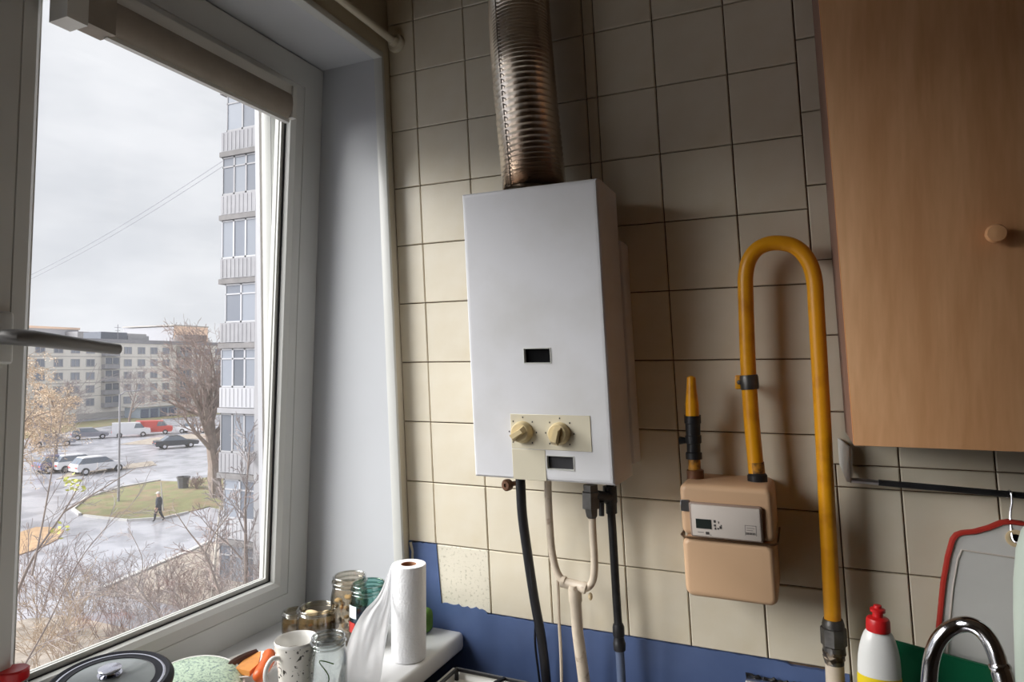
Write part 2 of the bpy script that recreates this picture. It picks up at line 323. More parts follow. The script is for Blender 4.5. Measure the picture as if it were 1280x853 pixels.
b.box(-1.33, XW, -.033, .0072, SZ - .045, TZ); b.box(XO, -1.33, -.004, .0072, SZ - .045, TZ)
stru(b.build('wall_left', M['plaster'], ln=True))

# tiles
random.seed(4)
tile_meshes = {}
def tile(lx0, lx1, z0, z1, m='tile', j=.0013):
    w = round(lx1 - lx0, 4); h = round(z1 - z0, 4); key = (w, h, m)
    if key not in tile_meshes:
        c = .0016; x0, x1, a, d = j, w - j, j, h - j
        P = [(x0, 0, a), (x1, 0, a), (x1, 0, d), (x0, 0, d)]; Q = [(x0, -.0050, a), (x1, -.0050, a), (x1, -.0050, d), (x0, -.0050, d)]
        T = [(x0 + c, -.0064, a + c), (x1 - c, -.0064, a + c), (x1 - c, -.0064, d - c), (x0 + c, -.0064, d - c)]
        vs = [(p[0] + S * p[2], p[1], p[2]) for p in P + Q + T]
        fs = [(8, 9, 10, 11)] + [(i, (i + 1) % 4, 4 + (i + 1) % 4, 4 + i) for i in range(4)] + [(4 + i, 4 + (i + 1) % 4, 8 + (i + 1) % 4, 8 + i) for i in range(4)] + [(3, 2, 1, 0)]
        me = bpy.data.meshes.new('wall_tile'); me.from_pydata(vs, [], fs); me.materials.append(M[m]); me.update(); tile_meshes[key] = me
    o = bpy.data.objects.new('tile', tile_meshes[key]); SC.collection.objects.link(o); o.parent = wb
    x, y, z = lean((lx0, .0068 + random.uniform(-.0006, .0004), z0)); o.location = Vector((x, y, z)) - wb.location
    o.rotation_euler = (random.uniform(-.004, .004), 0, random.uniform(-.004, .004))
COLS = [XW, -.906, -.760, -.603, -.450, -.424, -.290, -.138, -.002]
ZS = [ZR - k * TP for k in range(0, 10)]; ZS = [ZR + .136 + TP * 2, ZR + .136 + TP, ZR + .136] + ZS     # down to ZR-9*TP = .898
for i in range(len(COLS) - 1):
    for k in range(len(ZS) - 1):
        if i == 0 and k == len(ZS) - 2: continue          # the missing tile, painted blue
        tile(COLS[i], COLS[i + 1], ZS[k + 1], ZS[k], 'tile_worn' if (i == 1 and k == len(ZS) - 2) else 'tile')
RC = [-.002, .122] + [.122 + .152 * k for k in range(1, 11)] + [RX]
RZ = [CZ - .01, 2.618, 2.465, 2.313] + [ZR - (k + .69) * TP for k in range(0, 6)] + [1.298, 1.254, 1.097, .962, .812]
for i in range(len(RC) - 1):
    for k in range(len(RZ) - 1):
        if RC[i] > .6 and RZ[k] > 1.5: continue           # behind the wall cabinets
        x0 = RC[i]
        if i == 0 and RZ[k] < 1.3: x0 = .012; tile(-.002, .012, RZ[k + 1], RZ[k])
        tile(x0, RC[i + 1], RZ[k + 1], RZ[k])

# blue oil paint below the tiles, ragged where it was brushed over the edge
random.seed(8)
b = MB()
xs = [XW + .002 + i * .008 for i in range(int((.02 - XW) / .008))]
top = []; bot = []
for i, x in enumerate(xs):
    z = ZR - 9 * TP - .001 + random.uniform(-.0012, .0012)
    if x < -.775 and x > -.9: z += .010 + random.uniform(-.002, .003)
    if x <= -.9: z = ZR - 8 * TP + random.uniform(-.003, .001)
    if -.10 < x: z -= .004
    top.append((x, -.0026 + random.uniform(-.0004, .0004), z)); bot.append((x, -.0026, .02))
b.grid([bot, top]); b.grid([top, [(p[0], .0074, p[2]) for p in top]])
b.build('blue_paint_band', M['blue'], wb, ln=True)
b = MB(); b.grid([[(RC[0] + .02, -.001, .02), (RX, -.001, .02)], [(RC[0] + .02, -.001, .811), (RX, -.001, .811)]]); b.build('blue_paint_band', M['blue'], wb, ln=True)
# brushed ridge of paint that runs down to the sill corner
b = MB(); rid = [aty(u, v, -.004) for u, v in ((513, 678), (516, 690), (515, 705), (517, 720), (516, 735))]
b.tube(rid, [.004, .003, .004, .003, .004], 6); b.build('paint_ridge', M['plaster'], wb)

# reveal lining
b = MB(); b.box(-1.32, XW + .001, -.037, -.0335, SZ, TZ); o = stru(b.build('trim_1', M['reveal'], ln=True))
b = MB(); b.box(XW - .020, XW + .006, -.0405, -.030, SZ, TZ + .012, .002); b.box(XW - .020, XW + .006, YO, -.030, TZ - .005, TZ + .012, .002); stru(b.build('trim_2', M['white'], ln=True))
b = MB(); b.box(-1.32, XW + .001, YO, -.037, TZ - .003, TZ); stru(b.build('trim_3', M['reveal'], ln=True))
# window sill board, rounded nose
b = MB(); b.box(-1.30, -.765, YO + .01, -.003, SZ - .045, SZ, .012, 3); stru(b.build('trim_4', M['sill']))

# ------------------------------------------------------------------ WINDOW
def sash_fn(x0, k):  return lambda d, y, z: (x0 + k * (z - .954) - d, y, z)
def loops(b, y0, y1, z0, z1, prof, fn, m=0, close=True):
    rings = [[fn(d, y0 - i, z0 + i), fn(d, y1 + i, z0 + i), fn(d, y1 + i, z1 - i), fn(d, y0 - i, z1 - i)] for i, d in prof]
    vs = [p for r_ in rings for p in r_]; k = len(rings)
    fs = [(a * 4 + j, a * 4 + (j + 1) % 4, (a + 1) % k * 4 + (j + 1) % 4, (a + 1) % k * 4 + j) for a in range(k if close else k - 1) for j in range(4)]
    b.add(vs, fs, m)
wf = sash_fn(-1.222, .0379)
win = thing('window_1', 'white framed kitchen window with its sash leaning in', 'window', (-1.23, -.45, .85)); stru(win)
for kk in ('label', 'category'): del win[kk]
Y0, Y1, Z0, Z1 = -.037, -.858, .842, 2.298
b = MB(); loops(b, Y0, Y1, Z0, Z1, [(0, .062), (0, .003), (.003, 0), (.070, 0), (.0715, .0025), (.073, .0005), (.096, .003), (.106, .013), (.108, .025), (.108, .062)], wf); b.build('sash_frame', M['white'], win, smooth=25)
b = MB(); loops(b, Y0, Y1, Z0, Z1, [(.107, .0255), (.1098, .0260), (.1098, .0292), (.107, .0292)], wf); b.build('gasket', M['gasket'], win)
b = MB(); loops(b, Y0, Y1, Z0, Z1, [(.107, .0310), (.119, .0310), (.119, .0355), (.113, .0365), (.113, .0395), (.119, .0405), (.119, .0455), (.107, .0455)], wf); b.build('spacer_bar', M['white'], win, smooth=0)
for d in (.030, .046):
    b = MB(); b.add([wf(d, Y0 - .105, Z0 + .105), wf(d, Y1 + .105, Z0 + .105), wf(d, Y1 + .105, Z1 - .105), wf(d, Y0 - .105, Z1 - .105)], [(0, 1, 2, 3)]); b.build('glass_pane', M['glass'], win, smooth=0, fix=False)
# fixed frame behind it (plumb in the leaning wall)
ff = lambda d, y, z: lean((-1.243 - d, y, z)) if False else (-1.243 - d + S * .45 * (z - .954), y, z)
b = MB(); loops(b, -.034, -.905, .846, 2.303, [(0, .075), (0, 0.045), (.045, .045), (.052, .055), (.052, .075)], ff); b.build('fixed_frame', M['white'], win)
b = MB(); loops(b, -.034, -.905, .846, 2.303, [(.0440, .047), (.0440, .066), (.047, .066), (.047, .047)], ff); b.build('jamb_gap_shade', M['gasket'], win)  # black ring put in as the shade of the gap beside the jamb
b = MB(); b.box(-1.250, -1.226, -.052, -.034, .86, .96, .002); b.box(-1.246, -1.232, -.068, -.05, .842, .858, .002); b.build('hinge', M['gasket'], win)
b = MB(); b.tube([(-1.40, -.042, 2.29), (-1.40, -.006, .80)], .011, 4); b.build('outer_screen_bar', M['fwhite'], win, smooth=0)
# handle
hd = MB(); hb = atx(6, 425, -1.197)
q = [wf(0, -.770, 1.548), wf(0, -.830, 1.548)]
hd.box(q[0][0] - .004, q[0][0] + .010, -.832, -.796 + .012, 1.505, 1.592, .006, 3); hp = hd.build('handle_base', M['white'], win)
hd = MB(); hx = q[0][0]
pts = [Vector((hx + .006, -.812, 1.549)), Vector((hx + .034, -.811, 1.549)), Vector((hx + .046, -.802, 1.5485)), Vector((hx + .050, -.78, 1.547)), Vector((hx + .048, -.72, 1.541)), Vector((hx + .043, -.66, 1.535)), Vector((hx + .041, -.625, 1.532)), Vector((hx + .0405, -.622, 1.532))]
hd.tube(pts, [.012, .0125, .0135, .0135, .012, .0105, .0098, .004], 14); hd.build('handle_lever', M['handle'], win)
# second casement beyond the mullion, out of the picture
win2 = thing('window_2', '', 'window', (-1.25, -1.4, .85)); stru(win2)
for kk in ('label', 'category'): del win2[kk]
f2 = lambda d, y, z: (-1.245 - d + S * .45 * (z - .954), y, z)
b = MB(); loops(b, -.89, YO, .846, 2.303, [(0, .075), (0, 0), (.07, 0), (.085, .02), (.085, .075)], f2); b.build('sash_frame', M['white'], win2)
b = MB(); b.add([f2(.035, -.97, .93), f2(.035, YO + .08, .93), f2(.035, YO + .08, 2.22), f2(.035, -.97, 2.22)], [(0, 1, 2, 3)]); b.build('glass_pane', M['glass'], win2, smooth=0, fix=False)

# roller blind clipped to the sash head
bl = thing('roller_blind', 'rolled-up taupe roller blind in a pale cassette across the window head', 'blind', wf(-.03, -.45, 2.10))
bf = lambda d, y, z: wf(-d, y, z)
def bbox(b, y0, y1, z0, z1, d0, d1):
    b.add([bf(d, y, z) for d in (d0, d1) for y in (y0, y1) for z in (z0, z1)], [(0, 1, 3, 2), (4, 6, 7, 5), (0, 4, 5, 1), (2, 3, 7, 6), (0, 2, 6, 4), (1, 5, 7, 3)])
b = MB(); bbox(b, -.745, -.20, 2.165, 2.188, .002, .045); b.build('cassette', M['blindbox'], bl, smooth=0)
b = MB()
prof = [(.010 + .020 + .021 * math.cos(a), 2.140 + .036 * math.sin(a)) for a in [2 * math.pi * i / 14 for i in range(14)]]
n = len(prof); vs = [bf(d, y, z) for y in (-.66, -.205) for d, z in prof]
b.add(vs, [(i, (i + 1) % n, n + (i + 1) % n, n + i) for i in range(n)] + [tuple(range(n)), tuple(range(n, 2 * n))]); b.build('rolled_cloth', M['blindcloth'], bl)
b = MB(); bbox(b, -.665, -.20, 2.098, 2.108, .024, .036); b.build('bottom_rail', M['blindbox'], bl, smooth=0)
b = MB(); bbox(b, -.715, -.66, 2.101, 2.185, .008, .050); b.build('end_section', M['blindcloth'], bl, smooth=0)
b = MB(); bbox(b, -.748, -.712, 2.094, 2.20, .004, .052); b.build('end_cap', M['blindbox'], bl, smooth=0)
b = MB(); bbox(b, -.205, -.192, 2.108, 2.185, .004, .050); b.build('end_cap', M['blindbox'], bl, smooth=0)

# curtain rod on the wall above the reveal
cr = thing('curtain_rod', 'thin ivory curtain rod along the wall above the window reveal', 'rod', (-.966, -.01, 2.35))
b = MB(); b.tube([(-.962, -.004, 2.349), (-.962, -2.4, 2.349)], .0095, 12); b.build('rod', M['rod'], cr)
b = MB(); b.lathe([(.024, 0), (.025, .006), (.022, .012), (.014, .014), (.013, .028), (.0105, .03)], (-.962, .002, 2.349), (0, -1, 0), 20); b.build('wall_bracket', M['rod'], cr)

# ------------------------------------------------------------------ GAS WATER HEATER
hw = thing('water_heater', 'white wall-hung gas water heater with two ivory knobs and a sight window', 'water heater', lean((-.53, 0, 1.263)))
b = MB(); b.box(-.668, -.373, -.062, -.0005, 1.284, 1.766, .006); b.build('rear_body', M['heater'], hw, ln=True)
b = MB()   # pressed steel front cover with a rounded front edge, open holes for the two windows
def ringed(x0, x1, z0, z1, prof): return [[(x0 + i, y, z0 + i), (x1 - i, y, z0 + i), (x1 - i, y, z1 - i), (x0 + i, y, z1 - i)] for i, y in prof]
rg = ringed(-.685, -.380, 1.2625, 1.8685, [(.002, -.058), (0, -.060), (0, -.190), (.0015, -.196), (.005, -.1995), (.010, -.2005)])
vs = [p for r_ in rg for p in r_]; k = len(rg)
b.add(vs, [(a * 4 + j, a * 4 + (j + 1) % 4, (a + 1) * 4 + (j + 1) % 4, (a + 1) * 4 + j) for a in range(k - 1) for j in range(4)])
HX = [-.675, -.556, -.518, -.500, -.463, -.390]; HZ = [1.2725, 1.289, 1.314, 1.5025, 1.5305, 1.8585]
holes = {(1, 3), (2, 3)}, {(2, 1), (3, 1)}
for i in range(5):
    for j in range(5):
        if (i, j) in holes[0] or (i, j) in holes[1]: continue
        b.add([(HX[i], -.2005, HZ[j]), (HX[i + 1], -.2005, HZ[j]), (HX[i + 1], -.2005, HZ[j + 1]), (HX[i], -.2005, HZ[j + 1])], [(0, 1, 2, 3)])
bm_keep = b.build('front_cover', M['heater'], hw, ln=True, smooth=30)
b = MB(); b.box(-.660, -.400, -.185, -.060, 1.29, 1.86); b.build('inner_shell', M['dark'], hw, ln=True, smooth=0)
def rimwin(x0, x1, z0, z1, name, pm):
    b = MB(); pr = [(-.0022, -.2000), (-.0022, -.2014), (-.0006, -.2018), (0, -.2010), (0, -.192)]
    rg = [[(x0 + i, y, z0 + i), (x1 - i, y, z0 + i), (x1 - i, y, z1 - i), (x0 + i, y, z1 - i)] for i, y in pr]
    b.add([p for r_ in rg for p in r_], [(a * 4 + j, a * 4 + (j + 1) % 4, (a + 1) * 4 + (j + 1) % 4, (a + 1) * 4 + j) for a in range(len(pr) - 1) for j in range(4)])
    o = b.build(name, M['white'], hw, ln=True); b = MB(); b.box(x0, x1, -.1925, -.187, z0, z1); b.build('sight_pane', pm, o, ln=True, smooth=0)
rimwin(-.556, -.500, 1.5025, 1.5305, 'sight_window', M['dark']); rimwin(-.518, -.463, 1.289, 1.314, 'status_window', M['grey'])
b = MB(); b.box(-.5945, -.423, -.2018, -.200, 1.3265, 1.397, .0006, 1); cp = b.build('control_panel', M['beige'], hw, ln=True)
b = MB(); b.box(-.5945, -.5215, -.2016, -.200, 1.2635, 1.3255, .0006, 1); b.build('lower_panel', M['beige'], hw, ln=True)
for kx, ang in ((-.568, 35), (-.488, 78)):
    b = MB(); c0 = lean((kx, -.2018, 1.3605))
    b.lathe([(.0225, 0), (.0225, .004), (.0215, .006), (.0200, .016), (.018, .018), (0, .0185)], c0, (0, -1, 0), 28); kn = b.build('control_knob', M['knob'], hw)
    b = MB(); ca, sa = math.cos(R(ang)), math.sin(R(ang)); pl = []
    for s_, w in ((-.022, .0078), (.016, .0068)):
        for t in (-1, 1): pl.append((c0[0] + s_ * ca - t * w * sa, c0[2] + s_ * sa + t * w * ca))
    p4 = [pl[0], pl[1], pl[3], pl[2]]
    y0_ = -.2018 - .017; y1_ = -.2018 - .031; cx = sum(p[0] for p in p4) / 4; cz = sum(p[1] for p in p4) / 4
    b.add([(p[0], y0_, p[1]) for p in p4] + [(cx + (p[0] - cx) * .72, y1_, cz + (p[1] - cz) * .6) for p in p4], [(0, 1, 2, 3), (4, 7, 6, 5)] + [(i, (i + 1) % 4, 4 + (i + 1) % 4, 4 + i) for i in range(4)]); b.build('knob_grip', M['knob'], kn, smooth=0)
    b = MB()
    for q_ in range(7):
        a = R(90 + 45 * (q_ - 3)); rr = .030; b.box(c0[0] + rr * math.cos(a) - .0012, c0[0] + rr * math.cos(a) + .0012, -.2023, -.2016, c0[2] + rr * math.sin(a) - .0016, c0[2] + rr * math.sin(a) + .0016)
    b.build('dial_marks', M['print'], cp, smooth=0)
b = MB(); c0 = aty(637, 606, -.12); b.lathe([(.005, -.04), (.006, 0), (.0125, .002), (.0130, .012), (.010, .015), (.004, .0152), (.004, .012), (0, .012)], c0, (-.3, -1, 0), 16); b.build('drain_plug', M['brown'], hw)

# flue duct
fl = thing('flue_duct', 'corrugated stained aluminium flue duct rising from the water heater', 'duct', (-.54, -.105, 1.868))
pa = aty(667, 226, -.105); pb = aty(654, 90, -.105); pc = aty(648, 0, -.105); pd = aty(643, -150, -.105); pe = pd + (pd - pc) * .9
def bez(P, t): # piecewise smooth through points by Catmull-Rom
    k = len(P) - 1; x = min(t * k, k - 1e-6); i = int(x); f = x - i
    a, b_, c, d = P[max(i - 1, 0)], P[i], P[i + 1], P[min(i + 2, k)]
    return .5 * ((2 * b_) + (c - a) * f + (2 * a - 5 * b_ + 4 * c - d) * f * f + (3 * b_ - a - 3 * c + d) * f ** 3)
P = [pa + Vector((0, 0, -.03)), pa, pb, pc, pd, pe]
P = [Vector(p) for p in P]
NR = 88; cen = []; rad = []
for i in range(NR * 4 + 1):
    t = .12 + .88 * i / (NR * 4); cen.append(bez(P, t)); rad.append((.0665, .0702, .0665, .0632)[i % 4] * (1 + .012 * math.sin(i * .021)))
b = MB(); b.tube(cen, rad, 40, caps=False); b.build('corrugated_tube', M['duct'], fl, smooth=80)
b = MB(); b.tube([bez(P, .02), bez(P, .10), bez(P, .15)], [.0695, .0695, .0690], 40, caps=False); b.build('collar', M['duct_c'], fl)
b = MB(); sm = [bez(P, .15 + .85 * i / 60) + Vector((-.030, -.0615, 0)) for i in range(61)]; b.tube(sm, .0014, 5); b.build('seam', M['duct_c'], fl)

# ------------------------------------------------------------------ PIPES UNDER THE HEATER
def path(pts, y): return [aty(p[0], p[1], p[2] if len(p) > 2 else y) for p in pts]
def dense(P, n): P = [Vector(p) for p in P]; return [bez(P, i / n) for i in range(n + 1)]
b = MB(); b.tube(dense(path([(650, 588, -.13), (651, 612, -.13), (653, 645, -.12), (659, 690, -.10), (668, 750, -.07), (677, 800, -.05), (683, 853, -.04), (688, 920, -.035)], 0), 40), .0108, 12)
o = b.build('water_hose', M['blackhose']); tag(o, 'thick black rubber hose hanging from the heater left end to below', 'hose')
b = MB(); b.tube(dense(path([(655, 600, -.12), (657, 640, -.115), (658, 665, -.11), (664, 720, -.095), (669, 770, -.06), (669, 805, -.03), (673, 840, -.02), (678, 880, -.012), (684, 930, -.012)], 0), 40), .0028, 8)
o = b.build('cable', M['blackhose']); tag(o, 'thin black cable hanging alongside the thick black hose', 'cable')
yp = thing('gas_pipe', 'cream painted forked pipe joining below the heater at a tee', 'pipe', aty(719, 735, -.09))
b = MB(); b.tube(dense(path([(685, 590), (685, 615), (687, 655), (690, 690), (696, 715), (704, 727)], -.09), 24), .0082, 12); b.build('left_branch', M['pipewhite'], yp)
b = MB(); b.tube(dense(path([(740, 640), (741, 665), (743, 700), (742, 722), (737, 733), (730, 736)], -.09), 24), .0078, 12); b.build('right_branch', M['pipewhite'], yp)
b = MB(); tp = path([(702, 727), (706, 728), (707, 729), (727, 734), (728, 734), (733, 736)], -.09); b.tube(tp, [.0125, .0125, .0112, .0112, .0125, .0125], 16); b.build('tee', M['pipewhite'], yp)
b = MB(); b.tube(path([(718, 731), (719.5, 752), (719.6, 753), (722, 790, -.08), (730, 850, -.066), (740, 925, -.05)], -.09), [.0142, .0142, .0122, .0122, .0128, .0128], 16); b.build('down_pipe', M['pipewhite'], yp)
b = MB(); nb = path([(738, 606), (738.5, 614), (738.6, 615), (739, 635), (739.1, 636), (740, 645), (740.2, 648)], -.09); b.tube(nb, [.017, .017, .0205, .0205, .015, .013, .009], 6); b.build('union_nut', M['nut'], yp, smooth=0)
b = MB(); b.ball(aty(738, 746, -.09), .005, .005, .008); b.build('drip_plug', M['pale'], yp)
b = MB(); b.tube(dense(path([(697, 726), (698, 745), (699, 780), (701, 815), (702, 853), (703, 920)], -.05), 20), .0036, 8)
o = b.build('thin_tube', M['pipewhite']); tag(o, 'thin cream rust-spotted tube between the black hose and the forked pipe', 'tube')
cw = thing('water_pipe', 'black pipe with ribbed fittings right of the forked cream pipe', 'pipe', aty(772, 780, -.06))
b = MB(); b.tube(path([(762, 590), (763, 625), (766, 670), (770, 740), (773, 785)], -.06), .0088, 12); b.build('upper_pipe', M['ironpipe'], cw)
b = MB(); b.tube(path([(745, 620, -.09), (757, 622, -.075), (764, 622, -.06)], 0), .012, 10); b.tube(path([(762, 608), (763, 628), (764, 630), (764.5, 642)], -.06), [.015, .015, .012, .012], 10); b.tube(path([(752, 628, -.09), (752, 645, -.09)], 0), .006, 8); b.build('valve_body', M['ironpipe'], cw)
b = MB(); b.tube(path([(772.5, 780), (773, 784), (773.1, 785), (773.5, 795), (773.6, 796), (774, 803), (774.1, 804), (774.6, 813)], -.06), [.0105, .0125, .0125, .0125, .0105, .0125, .0135, .0125], 12); b.build('coupling', M['ironpipe'], cw)
b = MB(); b.tube(path([(774.5, 810), (777, 853), (780, 920)], -.06), .0092, 12); b.build('lower_pipe', M['bluegrey'], cw)

# ------------------------------------------------------------------ GAS METER, VALVE, YELLOW PIPE
gm = thing('gas_meter', 'tan gas meter with a pale display plate on the tiled wall', 'gas meter', lean((-.185, -.02, 1.055)))
def rbox(b, x0, x1, z0, z1, y0, y1, r, n=6, m=0):  # rounded outline in x-z, rounded front edge
    def ring(i, y):
        out = []
        for cx, cz, a0 in ((x1 - r, z1 - r, 0), (x0 + r, z1 - r, 90), (x0 + r, z0 + r, 180), (x1 - r, z0 + r, 270)):
            for q in range(n + 1):
                a = R(a0 + 90 * q / n); out.append((cx + (r - i) * math.cos(a), y, cz + (r - i) * math.sin(a)))
        return out
    rg = [ring(.008, y0), ring(0, y0 - .008), ring(0, y1 + .011), ring(.0025, y1 + .004), ring(.006, y1 + .001), ring(.010, y1)]
    k = len(rg[0]); vs = [p for g in rg for p in g]
    fs = [(a * k + j, a * k + (j + 1) % k, (a + 1) * k + (j + 1) % k, (a + 1) * k + j) for a in range(len(rg) - 1) for j in range(k)] + [tuple(range(k)), tuple(range((len(rg) - 1) * k, len(rg) * k))]
    b.add(vs, fs, m)
b = MB(); rbox(b, -.269, -.101, 1.169, 1.267, -.004, -.148, .014); b.build('upper_shell', M['meter'], gm, ln=True)
b = MB(); rbox(b, -.269, -.104, 1.054, 1.1665, -.004, -.152, .016); b.build('lower_shell', M['meter'], gm, ln=True)
b = MB(); x0, x1, z0, z1 = -.2715, -.0985, 1.1645, 1.1695; b.tube([(x0 + .012, -.004, 1.167), (x0, -.012, 1.167), (x0, -.138, 1.167), (x0 + .006, -.150, 1.167), (x0 + .016, -.1545, 1.167), (x1 - .016, -.1545, 1.167), (x1 - .006, -.150, 1.167), (x1, -.138, 1.167), (x1, -.012, 1.167)], .0022, 6); b.build('seam_band', M['wire'], gm, ln=True)
b = MB(); b.box(-.251, -.121, -.158, -.1465, 1.1695, 1.235, .004, 2); fp = b.build('display_frame', M['bezel'], gm, ln=True)
b = MB(); b.box(-.2475, -.1245, -.1595, -.157, 1.173, 1.2315, .002, 2); b.build('display_plate', M['plate'], fp, ln=True)
b = MB(); b.box(-.2395, -.2115, -.1603, -.159, 1.1875, 1.2050); b.build('display_screen', M['lcd'], fp, ln=True)
b = MB(); random.seed(3)
for (x, z, w, h) in ((-.207, 1.200, .004, .005), (-.207, 1.193, .004, .004), (-.206, 1.1875, .003, .004), (-.201, 1.188, .003, .003), (-.197, 1.1895, .004, .005), (-.195, 1.195, .0025, .002), (-.199, 1.199, .002, .004), (-.2225, 1.1770, .006, .005)):
    b.box(x, x + w, -.1599, -.159, z, z + h)
for i in range(9): b.box(-.1505 + i * .0019, -.1505 + i * .0019 + .0011, -.1599, -.159, 1.1835, 1.1875)
stuff(b.build('printed_marks', M['print'], fp, ln=True, smooth=0))
b = MB()
for (x0_, x1_, z0_, z1_) in ((-.152, -.132, 1.1995, 1.2005), (-.152, -.151, 1.182, 1.2005), (-.133, -.132, 1.182, 1.2005), (-.149, -.135, 1.195, 1.196), (-.149, -.138, 1.191, 1.192), (-.237, -.226, 1.1795, 1.1808), (-.216, -.212, 1.176, 1.177)): b.box(x0_, x1_, -.1599, -.159, z0_, z1_)
stuff(b.build('printed_lines', M['printl'], fp, ln=True, smooth=0))
b = MB(); b.box(-.268, -.2515, -.1515, -.147, 1.215, 1.237, .001, 1); b.build('seal_clip', M['steel'], gm, ln=True)
# left stub with shut-off valve and yellow lever
gv = thing('gas_valve', 'small dark gas valve with an upright yellow lever on the meter top', 'valve', aty(869, 606, -.075))
b = MB(); b.tube(path([(869.5, 610), (869.5, 600), (869.3, 599), (869, 588), (868.8, 587)], -.075), [.0185, .0185, .017, .017, .012], 14); b.build('union_nut', M['brown'], gv)
b = MB(); b.tube(path([(868.6, 592), (867.5, 572)], -.075), .0125, 14); b.build('stub_pipe', M['rustyel'], gv)
b = MB(); b.tube(path([(867.6, 574), (867.3, 566), (867.2, 565), (867, 555), (866.8, 554), (866.5, 545), (866.4, 544), (866, 530), (865.9, 529), (865.6, 519)], -.075), [.0160, .0160, .0135, .0135, .016, .016, .0145, .0150, .0165, .0165], 12); b.lathe([(.006, 0), (.0085, .012), (0, .014)], aty(857, 551, -.075), (-1, 0, 0), 10); b.build('valve_body', M['ironpipe'], gv)
b = MB(); b.tube(path([(865.6, 520), (865, 505), (864.3, 485), (864, 472), (864, 470)], -.085), [.0135, .0130, .0098, .0085, .003], 10); b.build('lever', M['yellow'], gv)
# yellow inverted-U pipe
yg = thing('yellow_gas_pipe', 'yellow inverted-U gas pipe running from the meter down to the worktop', 'pipe', aty(1041, 775, -.06))
up = [(946, 598), (944, 575), (939, 520), (935, 455), (933, 400), (932, 365), (932, 345), (936, 326), (946, 312), (960, 305), (975, 304), (990, 307), (1003, 316), (1013, 332), (1018, 352), (1020, 380), (1024, 450), (1029, 540), (1034, 640), (1038, 720), (1041, 778)]
b = MB(); b.tube(dense(path(up, -.065), 90), .0148, 18); b.build('bent_pipe', M['yellow'], yg)
b = MB(); b.tube(path([(947, 611), (947, 603), (946.9, 602), (946.5, 594), (946.3, 593), (946.2, 591)], -.065), [.0195, .0200, .0185, .0185, .017, .015], 16); b.build('lower_nut', M['ironpipe'], yg)
b = MB(); b.tube(path([(946.4, 593), (944.8, 578)], -.065), .0153, 16); b.build('scuffed_end', M['rustyel'], yg)
b = MB(); b.tube(path([(935.6, 469), (935.8, 471), (937, 484), (937.3, 487)], -.065), [.0165, .0180, .0180, .0165], 16); cl = b.build('clamp', M['nut'], yg)
b = MB(); c0 = aty(926, 478, -.065); b.box(c0.x - .011, c0.x + .012, -.071, -.060, c0.z - .014, c0.z + .014, .003); b.tube([c0 + Vector((-.004, 0, 0)), Vector((c0.x - .004, .006, c0.z))], .006, 8); b.build('clamp_ear', M['yellow'], cl)
b = MB(); b.lathe([(.005, 0), (.005, .004), (0, .005)], (c0.x - .002, -.071, c0.z), (0, -1, 0), 6); b.build('clamp_screw', M['nut'], cl)
fit = [(1041, 774), (1041.3, 779), (1041.4, 780), (1041.8, 787), (1041.9, 788), (1042.5, 804), (1042.6, 805), (1043, 815), (1043.2, 825), (1043.6, 838)]
b = MB(); b.tube(path(fit[:3] + fit[7:], -.065), [.0170, .0190, .0195, .0195, .0165, .0160], 16); jf = b.build('joint_fitting', M['nut'], yg, smooth=25)
b = MB(); b.tube(path([(1041.4, 783), (1041.5, 785), (1042.5, 806), (1042.6, 808)], -.065), [.0195, .0225, .0225, .0195], 8); b.build('union_nut', M['nut'], jf, smooth=0)
random.seed(9); b = MB(); b.tube(path([(1042.5 + random.uniform(-1.5, 1.5), 808 + i * 2.2) for i in range(9)], -.065), [random.uniform(.0175, .0215) for _ in range(9)], 10); b.build('thread_packing', M['duct_c'], jf, smooth=0)
b = MB(); b.tube(path([(1043.3, 830), (1044.5, 860), (1047, 930)], -.065), .0165, 16); b.build('white_lower_pipe', M['pipewhite'], yg)
for o in yg.children:
    if o.name.startswith('white_lower'): o['label'] = 'white painted lower end of the pipe'

# ------------------------------------------------------------------ WALL CABINET
CX = .033; CB = 1.366; CT = 2.40; CY = -.255
wc = thing('wall_cabinet', 'beech wall cabinet with a round wooden knob above the rail', 'cabinet', lean((CX, -.12, CB)))
b = MB(); b.box(CX + .001, CX + .017, CY + .018, -.001, CB - .004, CT, .0008, 1); b.build('side_panel', M['woodside'], wc, ln=True)
b = MB(); b.box(CX + .017, CX + .62, CY + .018, -.001, CB + .004, CB + .020); b.box(CX + .017, CX + .62, -.006, -.001, CB + .004, CT); b.box(CX + .604, CX + .62, CY + .018, -.001, CB - .004, CT); b.box(CX + .001, CX + .62, CY + .018, -.001, CT, CT + .016); b.build('carcass', M['darkwood'], wc, ln=True)
for i, (x0, x1) in enumerate(((CX, CX + .306), (CX + .309, CX + .62))):
    b = MB(); b.box(x0, x1, CY, CY + .016, CB - .001, CT + .01, .0012, 2); dr = b.build('door', M['wood'], wc, ln=True)
    if i == 0:
        c0 = aty(1241, 295, CY); b = MB(); b.lathe([(.006, -.002), (.006, .012), (.0135, .014), (.0145, .019), (.012, .024), (0, .0255)], c0, (0, -1, 0), 20); b.build('knob', M['wood'], dr)
        b = MB(); b.box(x0 - .0006, x0 + .0004, CY + .0005, CY + .0155, CB, CT); b.build('edge_band', M['woodedge'], dr, ln=True)
wc2 = thing('wall_cabinet', 'second beech wall cabinet joined to the right of the first', 'cabinet', lean((CX + .93, -.12, CB)))
b = MB(); b.box(CX + .625, RX - .02, CY + .018, -.001, CB, CT); b.build('carcass', M['darkwood'], wc2, ln=True)
for x0 in (CX + .626, CX + 1.05):
    b = MB(); b.box(x0, x0 + .42, CY, CY + .016, CB - .001, CT + .01, .0012, 2); b.build('door', M['wood'], wc2, ln=True)

